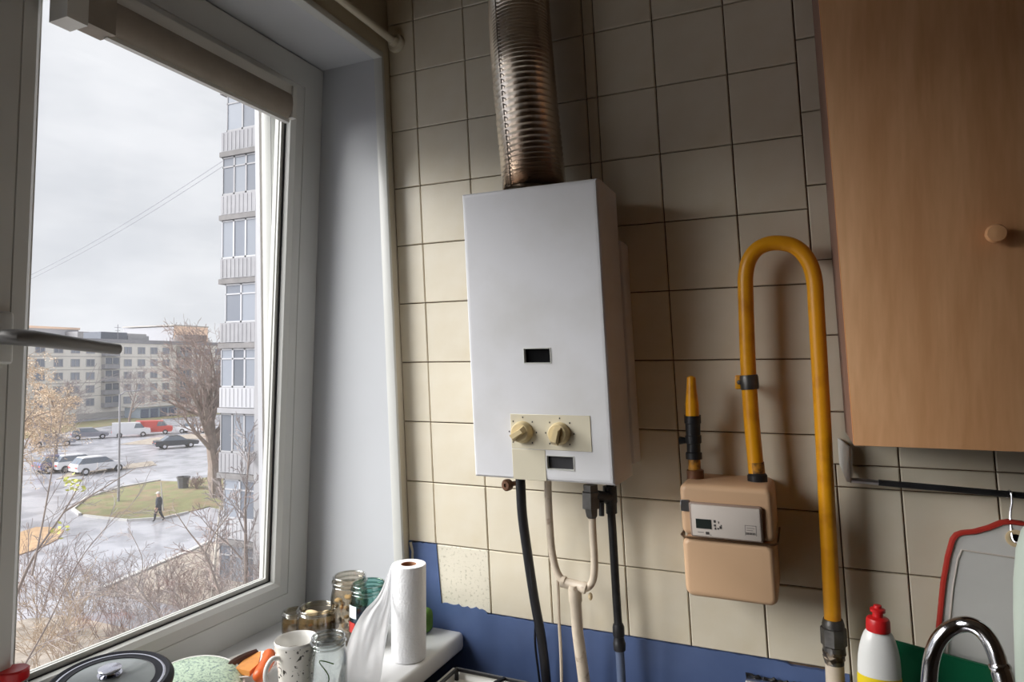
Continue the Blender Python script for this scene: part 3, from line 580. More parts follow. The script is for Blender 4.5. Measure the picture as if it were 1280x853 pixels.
# rail, bracket, hook, cutting board
rl = thing('utensil_rail', 'dark metal rail on the tiles beneath the wall cabinet', 'rail', lean((.4, -.03, 1.262)))
ra = aty(1064, 600.5, -.03); rb = aty(1280, 620, -.03); rc = rb + (rb - ra) * 2.2
b = MB(); b.tube([ra, ra + (rb - ra) * .17], .0050, 8); b.build('bare_end', M['steel'], rl)
b = MB(); b.tube([ra + (rb - ra) * .17, rc], .0058, 8); b.build('rod', M['ironpipe'], rl)
b = MB(); k1 = [aty(1047, 548, -.004), aty(1062, 560, -.03), aty(1063, 604, -.03), aty(1058, 602, -.03), aty(1049, 580, -.006)]; b.prism(k1, (.003, 0, 0)); b.build('bracket', M['white'], rl)
b = MB(); k1 = [aty(1061.5, 558, -.031), aty(1065, 559, -.031), aty(1066, 603, -.031), aty(1062.5, 603, -.031)]; b.prism(k1, (0, .003, 0)); b.build('bracket_flange', M['blindbox'], rl)
hk = MB(); hk.tube(dense(path([(1259, 622, -.024), (1261, 614, -.030), (1264, 617, -.038), (1265, 628, -.040), (1263, 642, -.040), (1264, 662, -.046), (1267, 676, -.052), (1273, 678, -.058), (1276, 671, -.06)], 0), 40), .0020, 8)
o = hk.build('wire_hook', M['alu']); tag(o, 'bent wire hook holding the cutting board on the rail', 'hook')
cbx, cbz = aty(1268, 672, -.04).x, aty(1268, 672, -.04).z
half = [(0, .030), (.010, .030), (.022, .026), (.040, .014), (.060, .004), (.078, -.001), (.088, -.007), (.094, -.018), (.100, -.05), (.105, -.10), (.108, -.18), (.108, -.29), (.102, -.31), (.085, -.32), (0, -.322)]
rot = -.07
def bpt(x, z, y): return (cbx + x * math.cos(rot) - z * math.sin(rot), y, cbz + x * math.sin(rot) + z * math.cos(rot))
def outline(sc, dz=0): return [(x * sc, z * sc + dz) for x, z in [(-a, c) for a, c in half] + [(a, c) for a, c in reversed(half[1:-1])]]
bd = thing('cutting_board', 'grey plastic cutting board with a red rim hanging from the rail', 'cutting board', bpt(0, -.32, -.04))
H = 20
def inset(poly, d):
    n = len(poly); out = []
    for i in range(n):
        p0, p1, p2 = Vector(poly[i - 1]), Vector(poly[i]), Vector(poly[(i + 1) % n]); t = (p2 - p0).normalized(); out.append((p1.x + t.y * -d * sgn, p1.y + t.x * d * sgn))
    return out
sgn = 1
base = outline(1)
ar = sum(base[i - 1][0] * base[i][1] - base[i][0] * base[i - 1][1] for i in range(len(base))); sgn = 1 if ar > 0 else -1
b = MB(); n = len(base)
L = [(0, -.036), (0, -.046), (.002, -.049), (.0055, -.0495), (.0075, -.047), (.0075, -.036)]
rg = [[bpt(x, z, y) for x, z in inset(base, d)] for d, y in L]; b.add([p for g in rg for p in g], [(a * n + j, a * n + (j + 1) % n, (a + 1) % 6 * n + (j + 1) % n, (a + 1) % 6 * n + j) for a in range(6) for j in range(n)]); b.build('rim', M['redrim'], bd)
b = MB(); hole = [(.0125 * math.cos(2 * math.pi * i / n + math.pi / 2), .0125 * math.sin(2 * math.pi * i / n + math.pi / 2)) for i in range(n)]
if True:
    L2 = inset(base, .0065); i2 = inset(base, .016); i3 = inset(base, .020)
    def ringp(p, y): return [bpt(x, z, y) for x, z in p]
    top_cut = [(x, min(z, -.030)) for x, z in i3]; top_cut2 = [(x, min(z, -.030)) for x, z in i2]; gv_ = [(x, min(z, -.033)) for x, z in inset(base, .023)]
    b.prism([Vector(p) for p in ringp(L2, -.037)], (0, -.0085, 0)); o = b.build('slab', M['board'], bd, smooth=30)
    b = MB(); L3 = [inset(base, .018), inset(base, .0215)]
    pts = [bpt(x, min(z, -.034), -.0462) for x, z in L3[0]]; b.tube(pts + [pts[0]], .0016, 6, caps=False); b.build('groove_edge', M['plate'], bd)
b = MB(); b.lathe([(.0075, 0), (.0145, 0), (.0150, .003), (.0125, .004), (.0075, .003), (.0075, 0)], bpt(0, 0, -.0455), (0, -1, 0), 24); b.build('hole_ring', M['pale'], bd)
b = MB(); b.lathe([(.0118, 0), (0, 0)], bpt(0, 0, -.0470), (0, -1, 0), 20); b.build('hanging_hole', M['dark'], bd)

# ------------------------------------------------------------------ RIGHT BOTTOM: sink, bottle, faucet, tray
SKZ = .862
sk = thing('sink_unit', 'steel sink top with a dirty back edge against the tiles', 'sink', (.55, -.3, .0))
b = MB(); b.box(-.115, 1.4, -.56, -.090, SKZ - .03, SKZ - .012, .004); b.box(-.115, .012, -.034, -.012, SKZ - .03, SKZ, .003); b.box(-.115, -.02, -.095, -.030, SKZ - .03, SKZ - .012); b.build('sink_top', M['steel'], sk)
b = MB(); b.box(-.11, 1.4, -.54, -.095, .08, SKZ - .031); b.build('cabinet_body', M['wall_up'], sk, smooth=0)
random.seed(5); b = MB(); pts = [(-.115 + i * .006, -.012 + random.uniform(-.002, .002), SKZ + random.uniform(-.002, .003)) for i in range(26)]; b.tube(pts, [random.uniform(.002, .0055) for _ in pts], 6); b.build('dirty_sealant', M['ironpipe'], sk)
SKT = SKZ - .012
bo = aty(1098, 800, -.14); bx = bo.x
dt = thing('detergent_bottle', 'white squeeze bottle with a red push cap beside the sink tap', 'bottle', (bx, -.14, SKT))
zt = aty(1098, 790, -.14).z; zn = zt - SKT
def zz(v): return aty(1098, v, -.14).z
b = MB(); b.lathe([(0, SKT), (.030, SKT), (.033, SKT + .006), (.0335, SKT + .07), (zr := .0335, zz(842)), (.0335, zz(835)), (.0325, zz(822)), (.0300, zz(810)), (.0265, zz(800)), (.0225, zz(792)), (.0185, zz(788)), (.0170, zz(786)), (.0168, zz(783))], (bx, -.14, 0), n=32, sx=1, sy=.7); b.build('bottle_body', M['bottle'], dt)
b = MB(); b.lathe([(.0186, zz(788.5)), (.0192, zz(787)), (.0186, zz(776)), (.0170, zz(773)), (.0088, zz(771)), (.0082, zz(766)), (.0120, zz(765)), (.0120, zz(761.5)), (.0070, zz(760)), (.0062, zz(757)), (0, zz(756.5))], (bx, -.14, 0), n=28); cp_ = b.build('push_cap', M['red'], dt)
b = MB(); b.lathe([(.0340, SKT + .012), (.0343, SKT + .014), (.0343, zz(846)), (.0338, zz(843))], (bx, -.14, 0), n=32, sx=1, sy=.7); b.build('label', M['yellowlab'], dt)
# tap
fa = thing('kitchen_tap', 'chrome gooseneck tap in front of the green tray', 'tap', (.175, -.25, SKT))
D0 = .985
def atd(u, v, d): return CAM + ray(u, v) * d
gp = [(1160, 900, 1.0), (1161, 870, 1.0), (1162, 845, 1.0), (1165, 822, .998), (1172, 803, .995), (1184, 789, .99), (1198, 782, .985), (1212, 781, .975), (1226, 788, .965), (1237, 801, .955), (1245, 818, .945), (1249, 832, .94)]
tp_ = [atd(*p) for p in gp]; tp_ = [Vector((tp_[0].x - .003, tp_[0].y, SKT))] + tp_
b = MB(); b.tube(dense(tp_, 60), .0112, 18); b.build('spout', M['chrome'], fa)
dirn = (tp_[-1] - tp_[-2]).normalized(); e = tp_[-1]
b = MB(); b.tube([e - dirn * .002, e + dirn * .001, e + dirn * .004, e + dirn * .007, e + dirn * .010, e + dirn * .028, e + dirn * .030], [.0125, .0142, .0142, .0128, .0135, .0132, .0110], 18); b.build('aerator', M['chrome'], fa)
b = MB(); b.lathe([(0, SKT), (.026, SKT), (.027, SKT + .006), (.020, SKT + .02), (.0165, SKT + .045), (.0115, SKT + .05)], (tp_[0].x, tp_[0].y, 0), n=24); b.build('tap_base', M['chrome'], fa)
# green tray leaning on the tiles, pale bottle at the right
q1, q2 = aty(1117, 801, -.075), aty(1236, 834, -.075); q3 = q2 + (q2 - q1) * .10
gt = thing('drip_tray', 'dark green plastic tray leaning on the tiles behind the tap', 'tray', (.3, -.09, SKT))
b = MB(); b.prism([q1, q3, Vector((q3.x + .01, -.105, SKT)), Vector((q1.x + .01, -.105, SKT))], (0, -.004, 0)); b.build('tray_panel', M['greentray'], gt, smooth=0)
b = MB(); b.tube([Vector((q1.x + .012, -.108, SKT + .004)), q1 + Vector((0, -.002, 0)), q3 + Vector((0, -.002, 0))], .0035, 6); b.build('tray_rim', M['greentray'], gt)
px_ = aty(1306, 720, -.135); pb_ = thing('soap_bottle', 'pale rounded bottle cut by the right edge beside the cutting board', 'bottle', (px_.x, -.135, SKT))
def zq(v): return aty(1300, v, -.135).z
b = MB(); b.lathe([(0, SKT), (.040, SKT), (.043, SKT + .01), (.043, zq(770)), (.0415, zq(730)), (.037, zq(690)), (.029, zq(665)), (.016, zq(648)), (.012, zq(640)), (0, zq(639))], (px_.x, -.135, 0), n=28, sy=.7); b.build('bottle_body', M['palegreen'], pb_)
b = MB(); b.lathe([(.014, zq(646)), (.0145, zq(620)), (0, zq(619))], (px_.x, -.135, 0), n=20); b.build('cap', M['bottle'], pb_)

# ------------------------------------------------------------------ STOVE
st = thing('gas_stove', 'white gas stove with black cast grates in the corner below the sill', 'stove', (-.44, -.35, 0))
sx0, sx1, sy0, sy1, sz = -.752, -.20, -.62, -.088, .80
b = MB(); b.box(sx0, sx1, sy0, sy1, .03, sz - .018, .004); b.build('body', M['enamel'], st)
b = MB(); pr = [(0, sz - .018), (0, sz - .003), (.003, sz), (.016, sz), (.024, sz - .012)]
rg = [[(sx0 + i, sy0 + i, z), (sx1 - i, sy0 + i, z), (sx1 - i, sy1 - i, z), (sx0 + i, sy1 - i, z)] for i, z in pr]
b.add([p for g in rg for p in g], [(a * 4 + j, a * 4 + (j + 1) % 4, (a + 1) * 4 + (j + 1) % 4, (a + 1) * 4 + j) for a in range(4) for j in range(4)] + [(16, 17, 18, 19)]); b.build('hob_top', M['enamel'], st)
for cx in (sx0 + .145, sx1 - .145):
    g = MB(); x0, x1, y0, y1, z = cx - .118, cx + .118, sy0 + .035, sy1 - .03, sz + .012
    g.tube([(x0, y0, z), (x1, y0, z), (x1, y1, z), (x0, y1, z), (x0, y0, z)], .0048, 6)
    for yy in (sy1 - .15, sy0 + .15):
        for dx, dy in ((1, 0), (-1, 0)): g.tube([(cx + dx * .118, yy, z), (cx + dx * .07, yy, z + .012), (cx + dx * .030, yy, z + .012)], .0048, 6)
    for yy, dy in ((y1, -1), (y0, 1)): g.tube([(cx, yy, z), (cx, yy + dy * .05, z + .012), (cx, yy + dy * .09, z + .012)], .0048, 6)
    for xx in (x0, x1):
        for yy in (y0, y1): g.tube([(xx, yy, z), (xx, yy, sz - .012)], .005, 6)
    g.build('grate', M['grate'], st)
    for yy in (sy1 - .15, sy0 + .15):
        g = MB(); g.lathe([(.045, sz - .012), (.045, sz - .004), (.036, sz + .002), (.036, sz + .007), (0, sz + .009)], (cx, yy, 0), n=24); g.build('burner', M['purple'], st)

# ------------------------------------------------------------------ THINGS ON THE SILL
def jar(name, label, c, h, r, rn, glass, group=None, fill=None):
    t = thing(name, label, 'jar', c, group); x, y, z = c
    g = MB(); pr = [(0, z + .002), (r * .86, z + .001), (r * .97, z + .006), (r, z + .018), (r, z + h * .66), (r * .96, z + h * .74), (rn * 1.03, z + h * .82), (rn, z + h * .85), (rn, z + h * .88), (rn * 1.07, z + h * .89), (rn * 1.07, z + h * .93), (rn, z + h * .94), (rn * 1.02, z + h * .985), (rn * .98, z + h), (rn * .92, z + h * .985), (rn * .92, z + h * .85), (r * .93, z + h * .70), (r * .95, z + h * .5), (r * .94, z + .012), (0, z + .008)]
    g.lathe(pr, (x, y, 0), n=36); g.build('glass', glass, t)
    for zz_, rr_ in ((h - .002, rn * .97), (h * .91, rn * 1.05), (h * .85, rn * 1.0)):
        g = MB(); g.lathe([(rr_ + .0022 * math.cos(a), z + zz_ + .0022 * math.sin(a)) for a in [6.2832 * i / 8 for i in range(9)]], (x, y, 0), n=36); g.build('rim_ring', M['rimglass'] if glass is not M['jargreen'] else M['rimgreen'], t)
    return t
jc = atz(410, 876, SZ); jz = .125
t = jar('glass_jar', 'empty clear glass jar between the flowered mug and the paper towel', jc, jz, .037, .031, M['jarglass'])
b = MB(); sp = [Vector((jc.x + .0, jc.y - .02, SZ + .012)), Vector((jc.x + .012, jc.y - .012, SZ + .05)), Vector((jc.x - .005, jc.y - .02, SZ + .082)), Vector((jc.x + .018, jc.y - .005, SZ + .075))]
b.tube(dense(sp, 16), .0012, 5); o = b.build('herb_stalk', M['sponge']); tag(o, 'dry green stalk inside the empty clear jar', 'stalk')
c1 = atz(396, 800, SZ); t = jar('low_jar', 'squat brown-filled glass jar behind the flowered mug', c1, .078, .047, .043, M['jaramber'])
b = MB(); b.lathe([(0, SZ + .01), (.041, SZ + .01), (.043, SZ + .05), (.03, SZ + .056), (0, SZ + .058)], (c1.x, c1.y, 0), n=20); b.build('contents', M['herb'], t)
b = MB(); b.ball((c1.x - .008, c1.y - .008, SZ + .063), .020, .010, .008); b.ball((c1.x + .018, c1.y + .012, SZ + .061), .010, .012, .006); b.build('dried_piece', M['pale'], t)
c2 = atz(374, 797, SZ); c2 = Vector((c2.x - .012, c2.y + .0, SZ)); t = jar('low_jar', 'small low jar half hidden against the sash left of the squat jar', c2, .062, .032, .029, M['jaramber'])
b = MB(); b.lathe([(0, SZ + .01), (.028, SZ + .01), (.029, SZ + .04), (0, SZ + .043)], (c2.x, c2.y, 0), n=18); b.build('contents', M['herb'], t)
c3 = atz(437, 800, SZ); c3 = Vector((c3.x, min(c3.y, -.09), SZ)); t = jar('tall_jar', 'tall clear jar of dried mushrooms against the reveal', c3, .152, .044, .038, M['jaramber'])
b = MB(); random.seed(12)
for i in range(46):
    a = random.uniform(0, 6.28); rr = .034 * math.sqrt(random.random()); b.ball((c3.x + rr * math.cos(a), c3.y + rr * math.sin(a), SZ + .014 + .085 * random.random()), random.uniform(.004, .011), random.uniform(.004, .010), random.uniform(.003, .008), 7, 5, i % 2)
stuff(b.build('dried_mushrooms', [M['pale'], M['herb']], t))
c4 = atz(461, 804, SZ); t = jar('green_jar', 'green-tinted glass jar with a pale tag behind the paper sheet', c4, .140, .045, .039, M['jargreen'])
b = MB(); b.lathe([(0, SZ + .010), (.041, SZ + .010), (.0415, SZ + .072), (0, SZ + .076)], (c4.x, c4.y, 0), n=24); b.build('contents', M['bluep'], t)
b = MB()
def jarpatch(b, c, r, a0, a1, z0, z1): b.grid([[(c.x + r * math.cos(R(a0 + (a1 - a0) * i / 6)), c.y + r * math.sin(R(a0 + (a1 - a0) * i / 6)), z) for i in range(7)] for z in (z0, z1)])
jarpatch(b, c4, .0462, 232, 268, SZ + .070, SZ + .098); b.build('tag', M['tagp'], t, fix=False)
b = MB(); jarpatch(b, c4, .0460, 225, 262, SZ + .036, SZ + .060); b.build('red_print', M['berry'], t, fix=False)
# mug
mc = atz(370, 872, SZ); mz = .112
mg = thing('flowered_mug', 'white china mug printed with dark flowers beside the empty jar', 'mug', mc)
b = MB(); b.lathe([(0, SZ + .001), (.028, SZ + .001), (.031, SZ + .006), (.0325, SZ + .03), (.0345, SZ + .06), (.038, SZ + .09), (.0412, SZ + mz - .004)], (mc.x, mc.y, 0), n=36); b.build('mug_body', M['mug'], mg)
b = MB(); b.lathe([(.0412, SZ + mz - .004), (.0415, SZ + mz), (.0405, SZ + mz + .002), (.0385, SZ + mz), (.0355, SZ + .09), (.032, SZ + .06), (.030, SZ + .012), (0, SZ + .008)], (mc.x, mc.y, 0), n=36); b.build('inner_wall', M['dish'], mg)
b = MB(); b.lathe([(.0374, SZ + .098), (.0350, SZ + .086)], (mc.x, mc.y, 0), n=36); b.build('tea_stain', M['tea'], mg)
b = MB(); hd_ = Vector((-.25, -1, 0)).normalized(); hh = [(.036, .088), (.052, .092), (.064, .080), (.066, .058), (.058, .038), (.044, .026), (.031, .022)]
b.tube(dense([mc + hd_ * a + Vector((0, 0, z)) for a, z in hh], 24), .0048, 10); b.build('handle', M['dish'], mg)
# paper towel roll with loose sheet
tcn_ = atz(511, 822, SZ); th = .206; TR = .0385
def dense(P, n): P = [Vector(p) for p in P]; return [bez(P, i / n) for i in range(n + 1)]
pt = thing('paper_towel', 'white paper towel roll standing on the sill with its sheet unrolled', 'paper towel', tcn_)
b = MB(); b.lathe([(.017, SZ + .001), (TR - .001, SZ + .001), (TR, SZ + .003), (TR, SZ + th - .003), (TR - .001, SZ + th), (.0175, SZ + th), (.0175, SZ + .001)], (tcn_.x, tcn_.y, 0), n=48); b.build('roll', M['paper'], pt)
b = MB(); b.lathe([(.0173, SZ + .002), (.0173, SZ + th - .0008), (.0160, SZ + th - .0008), (.0160, SZ + .002)], (tcn_.x, tcn_.y, 0), n=32); b.build('core', M['card'], pt)
st_ = Vector((tcn_.x - TR * .88, tcn_.y - TR * .5, SZ + th - .001)); d0 = (st_ - CAM).dot(CF)
def edge_curve(px):
    e_ = atz(px[-1][0], px[-1][1], SZ + .002); d1 = (e_ - CAM).dot(CF); out = []; k = len(px) - 1
    for q_, (u, v) in enumerate(px): out.append(CAM + ray(u, v) * (d0 + (d1 - d0) * (q_ / k) ** 1.1))
    return out
LC = dense([st_] + edge_curve([(490, 729), (474, 743), (455, 764), (441, 788), (431, 818), (423, 850), (420, 878)])[1:], 26)
RCV = dense([st_ + Vector((.0, .0, -.001))] + edge_curve([(490, 731), (489, 752), (487, 776), (483, 800), (479, 824), (477, 842), (474, 858)])[1:], 26)
rows = []
for j in range(27):
    t = j / 26; row = []
    for i in range(27):
        f_ = i / 26; p_ = LC[j].lerp(RCV[j], f_); w_ = math.sin(math.pi * min(1, t * 1.1)) if t < .9 else .3
        p_ = p_ - CF * (.006 * math.sin(f_ * 9.5 + t * 3.5) * w_ * (1 - abs(2 * f_ - 1) ** 4) + .002 * math.sin(f_ * 23 - t * 9) * w_)
        p_.z = max(p_.z, SZ + .0015); row.append(tuple(p_))
    rows.append(row)
b = MB(); b.grid(rows); o = b.build('loose_sheet', M['sheet'], pt, smooth=60, fix=False)
b = MB(); sc_ = atz(534, 792, SZ); b.box(sc_.x - .055, sc_.x + .012, sc_.y - .020, sc_.y + .020, SZ + .001, SZ + .060, .017, 4); o = b.build('sponge', M['sponge']); tag(o, 'green sponge standing behind the paper towel roll', 'sponge')
# dish with smoked food
dc = atz(312, 851, SZ)
ds = thing('dish', 'small white dish of orange and brown food by the window frame', 'dish', dc)
b = MB(); b.lathe([(0, SZ + .001), (.030, SZ + .001), (.034, SZ + .006), (.052, SZ + .024), (.060, SZ + .034), (.0585, SZ + .035), (.049, SZ + .026), (.031, SZ + .009), (0, SZ + .007)], (dc.x, dc.y, 0), n=36); b.build('bowl', M['dish'], ds)
fz = SZ + .040
b = MB(); b.tube(dense([atz(323, 849, fz), atz(328, 838, fz + .002), atz(335, 826, fz + .003), atz(336, 817, fz)], 16), [.004, .010] + [.0135] * 13 + [.010, .004], 12); o = b.build('sausage', M['food1']); tag(o, 'orange sausage piece lying in the small dish', 'sausage')
b = MB(); pts = [atz(294, 842, fz - .008), atz(312, 848, fz - .008), atz(323, 836, fz - .008), atz(326, 822, fz - .008), atz(310, 826, fz - .008)]; b.prism([(p.x, p.y, p.z + .003 * (i % 2)) for i, p in enumerate(pts)], (0, 0, .010)); o = b.build('smoked_fillet', M['food2']); tag(o, 'flat amber smoked fillet beside the orange sausage', 'food')
b = MB(); b.tube(dense([atz(284, 836, fz), atz(294, 828, fz + .002), atz(308, 821, fz + .002), atz(322, 816, fz)], 14), [.004] + [.0085] * 13 + [.004], 8); o = b.build('fish_piece', M['food3']); tag(o, 'dark brown crusty fish piece at the back of the dish', 'food')
# green printed plate on a bowl, pot with lid, red-lidded jar
gc = Vector((-1.088, -.512, .882)); gax = Vector((.22, -.16, 1)).normalized()
gp_ = thing('green_plate', 'pale green printed plate lying over a bowl beside the pot lid', 'plate', (gc.x, gc.y, SZ + .05))
b = MB(); b.lathe([(0, .0), (.05, -.002), (.080, -.008), (.0895, -.016), (.088, -.019), (.05, -.008), (0, -.006)], gc + gax * .012, gax, 40); b.build('plate_disc', M['gplate'], gp_)
b = MB(); b.lathe([(.0885, -.014), (.0925, -.015), (.0925, -.019), (.088, -.019), (.0885, -.014)], gc + gax * .012, gax, 40); b.build('plate_edge', M['dish'], gp_)
b = MB(); b.lathe([(0, SZ + .001), (.045, SZ + .001), (.062, SZ + .012), (.080, SZ + .032), (.078, SZ + .033), (.05, SZ + .012), (0, SZ + .008)], (gc.x, gc.y, 0), n=32); o = b.build('bowl', M['dish']); tag(o, 'white bowl under the green printed plate', 'bowl')
lc = atz(137, 858, .948); LR = .098; LAX = Vector((.095, -.067, .99))
po = thing('cooking_pot', 'steel pot under the black-rimmed glass lid', 'pot', (lc.x, lc.y, SZ))
b = MB(); b.lathe([(0, SZ + .001), (LR - .012, SZ + .001), (LR - .006, SZ + .006), (LR - .006, lc.z - .014), (LR - .008, lc.z - .014), (LR - .008, SZ + .01), (0, SZ + .008)], (lc.x, lc.y, 0), n=40); b.build('pot_wall', M['lidsteel'], po)
ld = thing('pot_lid', 'round glass pot lid with a thick black rim at the window', 'lid', lc)
b = MB(); b.lathe([(LR - .012, .006), (LR - .012, .0115), (LR - .006, .013), (LR - .001, .010), (LR + .002, .004), (LR + .001, -.003), (LR - .012, -.004), (LR - .012, .006)], lc, LAX, 56); b.build('lid_rim', M['lidrim'], ld)
b = MB(); b.lathe([(LR - .0125, .0112), (LR - .0145, .0120), (LR - .0165, .0115)], lc, LAX, 56); b.build('steel_band', M['lidsteel'], ld)
b = MB(); b.lathe([(LR - .0160, .0112), (LR - .020, .0108), (LR - .028, .0118), (LR - .029, .0105)], lc, LAX, 56); b.build('inner_rim', M['lidrim'], ld)
b = MB(); b.lathe([(LR - .0285, .0105), (LR * .55, .015), (LR * .3, .019), (.012, .0215), (0, .0215)], lc, LAX, 48); b.build('lid_glass', M['lidglass'], ld)
b = MB(); b.lathe([(.018, .022), (.019, .025), (.010, .026), (.009, .028), (.017, .031), (.018, .034), (.014, .036), (0, .037)], lc + LAX * -.002, LAX, 28); kn = b.build('lid_knob', M['lidsteel'], ld)
rc_ = atd(17, 841, 1.10)
rj = thing('red_lid_jar', 'small glass jar with a red screw lid by the left window post', 'jar', (rc_.x, rc_.y, SZ))
rz = rc_.z; RR = .0195
b = MB(); b.lathe([(0, SZ + .001), (RR + .004, SZ + .001), (RR + .006, SZ + .008), (RR + .006, rz - .030), (RR, rz - .018), (RR, rz - .002)], (rc_.x, rc_.y, 0), n=30); b.build('glass', M['jarglass'], rj)
b = MB(); b.lathe([(0, SZ + .006), (RR + .002, SZ + .006), (RR + .002, rz - .034), (0, rz - .032)], (rc_.x, rc_.y, 0), n=24); b.build('contents', M['pale'], rj)
b = MB(); b.lathe([(RR + .001, rz - .012), (RR + .0025, rz - .010), (RR + .0025, rz + .004), (RR, rz + .0065), (RR - .003, rz + .006), (0, rz + .0055)], (rc_.x, rc_.y, 0), n=36); b.build('screw_lid', M['red'], rj)
# ------------------------------------------------------------------ OUTDOORS
G = -7.8
def atd(u, v, d): return CAM + ray(u, v) * d
b = MB(); b.box(-260, -2.2, -90, 190, G - .3, G); stru(b.build('ground', M['asphalt']))
def patch(name, px, m, h=.06):
    P = [atz(u, v, G) for u, v in px]
    area = sum(P[i - 1].x * P[i].y - P[i].x * P[i - 1].y for i in range(len(P)))
    b = MB(); b.prism([(p.x, p.y, G - .01) for p in P], (0, 0, h)); o = b.build(name, m, smooth=0); return stru(o)
patch('lawn', [(92, 638), (108, 624), (150, 611), (200, 602), (228, 603), (262, 597), (300, 590), (330, 590), (330, 650), (262, 634), (235, 641), (205, 648), (160, 651), (130, 648), (105, 645)], M['grass'])
patch('lawn', [(20, 668), (45, 660), (62, 660), (80, 664), (72, 675), (50, 686), (20, 696)], M['leafsoil'])
patch('lawn', [(120, 744), (150, 729), (200, 707), (232, 694), (262, 680), (345, 664), (420, 690), (420, 745), (300, 775), (190, 752)], M['soil'])
patch('lawn', [(-60, 800), (36, 775), (90, 772), (170, 790), (260, 790), (345, 770), (430, 760), (460, 1300), (-200, 1300)], M['soil'])
patch('lawn', [(70, 600), (100, 595), (150, 588), (196, 582), (190, 577), (150, 582), (90, 589)], M['soil'], .05)
patch('lawn', [(150, 556), (190, 548), (240, 543), (300, 543), (300, 549), (240, 549), (190, 556)], M['soil'], .05)
patch('lawn', [(30, 540), (100, 528), (200, 519), (300, 512), (300, 516), (205, 524), (110, 536), (30, 549)], M['grass'], .05)
def kerb(px, w=.12, h=.13):
    b = MB(); P = [atz(u, v, G) for u, v in px]
    for i in range(len(P) - 1):
        a, c = P[i], P[i + 1]; t = (c - a).normalized(); nn = Vector((-t.y, t.x, 0)) * w
        b.prism([a - nn, c - nn, c + nn, a + nn], (0, 0, h))
    stru(b.build('kerb', M['kerb'], smooth=0))
kerb([(118, 742), (150, 728), (200, 706), (232, 693), (262, 679)]); kerb([(100, 644.5), (91, 638), (108, 623.5), (150, 610.5), (200, 601.5)], .09); kerb([(105, 646), (130, 649), (160, 652), (205, 649), (235, 642)], .07)

# tower on the right
tw = thing('tower_block', 'tall pale apartment tower with a stack of glazed balconies', 'building', (-20, 24, G))
TY = 20.0; BX0, BX1 = -23.42, -21.30
b = MB(); b.box(-22.9, -3, TY + 1.3, TY + 13, G, 24); b.build('tower_wall', M['towerw'], tw, smooth=0)
b = MB(); b.box(BX1, BX1 + .75, TY - .10, TY + 1.3, G, 24); b.build('pilaster', M['towerw'], tw, smooth=0)
random.seed(6)
ppm = MB(); ppm.box(BX0, BX1, TY, TY + .10, 0, .86); nrib = 9
for i in range(nrib): xx = BX0 + (BX1 - BX0) * (i + .5) / nrib; ppm.box(xx - .02, xx + .02, TY - .015, TY, .04, .82)
ppm.box(BX0, BX0 + .1, TY + .1, TY + 1.3, 0, .86)
styles = {}
for k in range(-7, 5):
    z = 3.39 - 2.83 * k
    b = MB(); b.box(BX0 - .06, BX1, TY - .06, TY + 1.3, z - 1.12, z - .90); b.build('balcony_slab', M['slabm'] if k not in (1,) else M['parapet'], tw, smooth=0)
    b = MB(); b.v = [(p[0], p[1], p[2] + z - .87) for p in ppm.v]; b.f = ppm.f; b.m = ppm.m; b.build('balcony_parapet', M['fwhite'] if k in (1, 3) else M['parapet'], tw, smooth=0)
    zt = z + 1.70; nm = (2, 3, 3)[k % 3]
    b = MB(); wx0 = BX0 + (.05 if k % 3 else .28)
    b.box(wx0, BX1, TY + .02, TY + .08, z, z + .07); b.box(wx0, BX1, TY + .02, TY + .08, zt - .07, zt)
    if k % 3 != 2: b.box(wx0, BX1, TY + .02, TY + .08, z + 1.22, z + 1.28)
    for i in range(nm + 1): xx = wx0 + (BX1 - wx0) * i / nm; b.box(max(wx0, xx - .045), min(BX1, xx + .045), TY + .02, TY + .08, z, zt)
    b.box(wx0, wx0 + .07, TY + .08, TY + 1.3, zt - .07, zt); b.box(wx0, wx0 + .07, TY + .08, TY + 1.3, z, z + .07)
    fr = b.build('balcony_frame', M['fwhite'] if k in (0, 1, -1, 3) else M['towerw'], tw, smooth=0)
    for i in range(nm):
        xa = wx0 + (BX1 - wx0) * i / nm; xb = wx0 + (BX1 - wx0) * (i + 1) / nm
        b = MB(); b.box(xa + .04, xb - .04, TY + .045, TY + .055, z + .06, zt - .06); b.build('pane', M['panel2'] if (i + k) % 2 else M['pane'], fr, smooth=0)

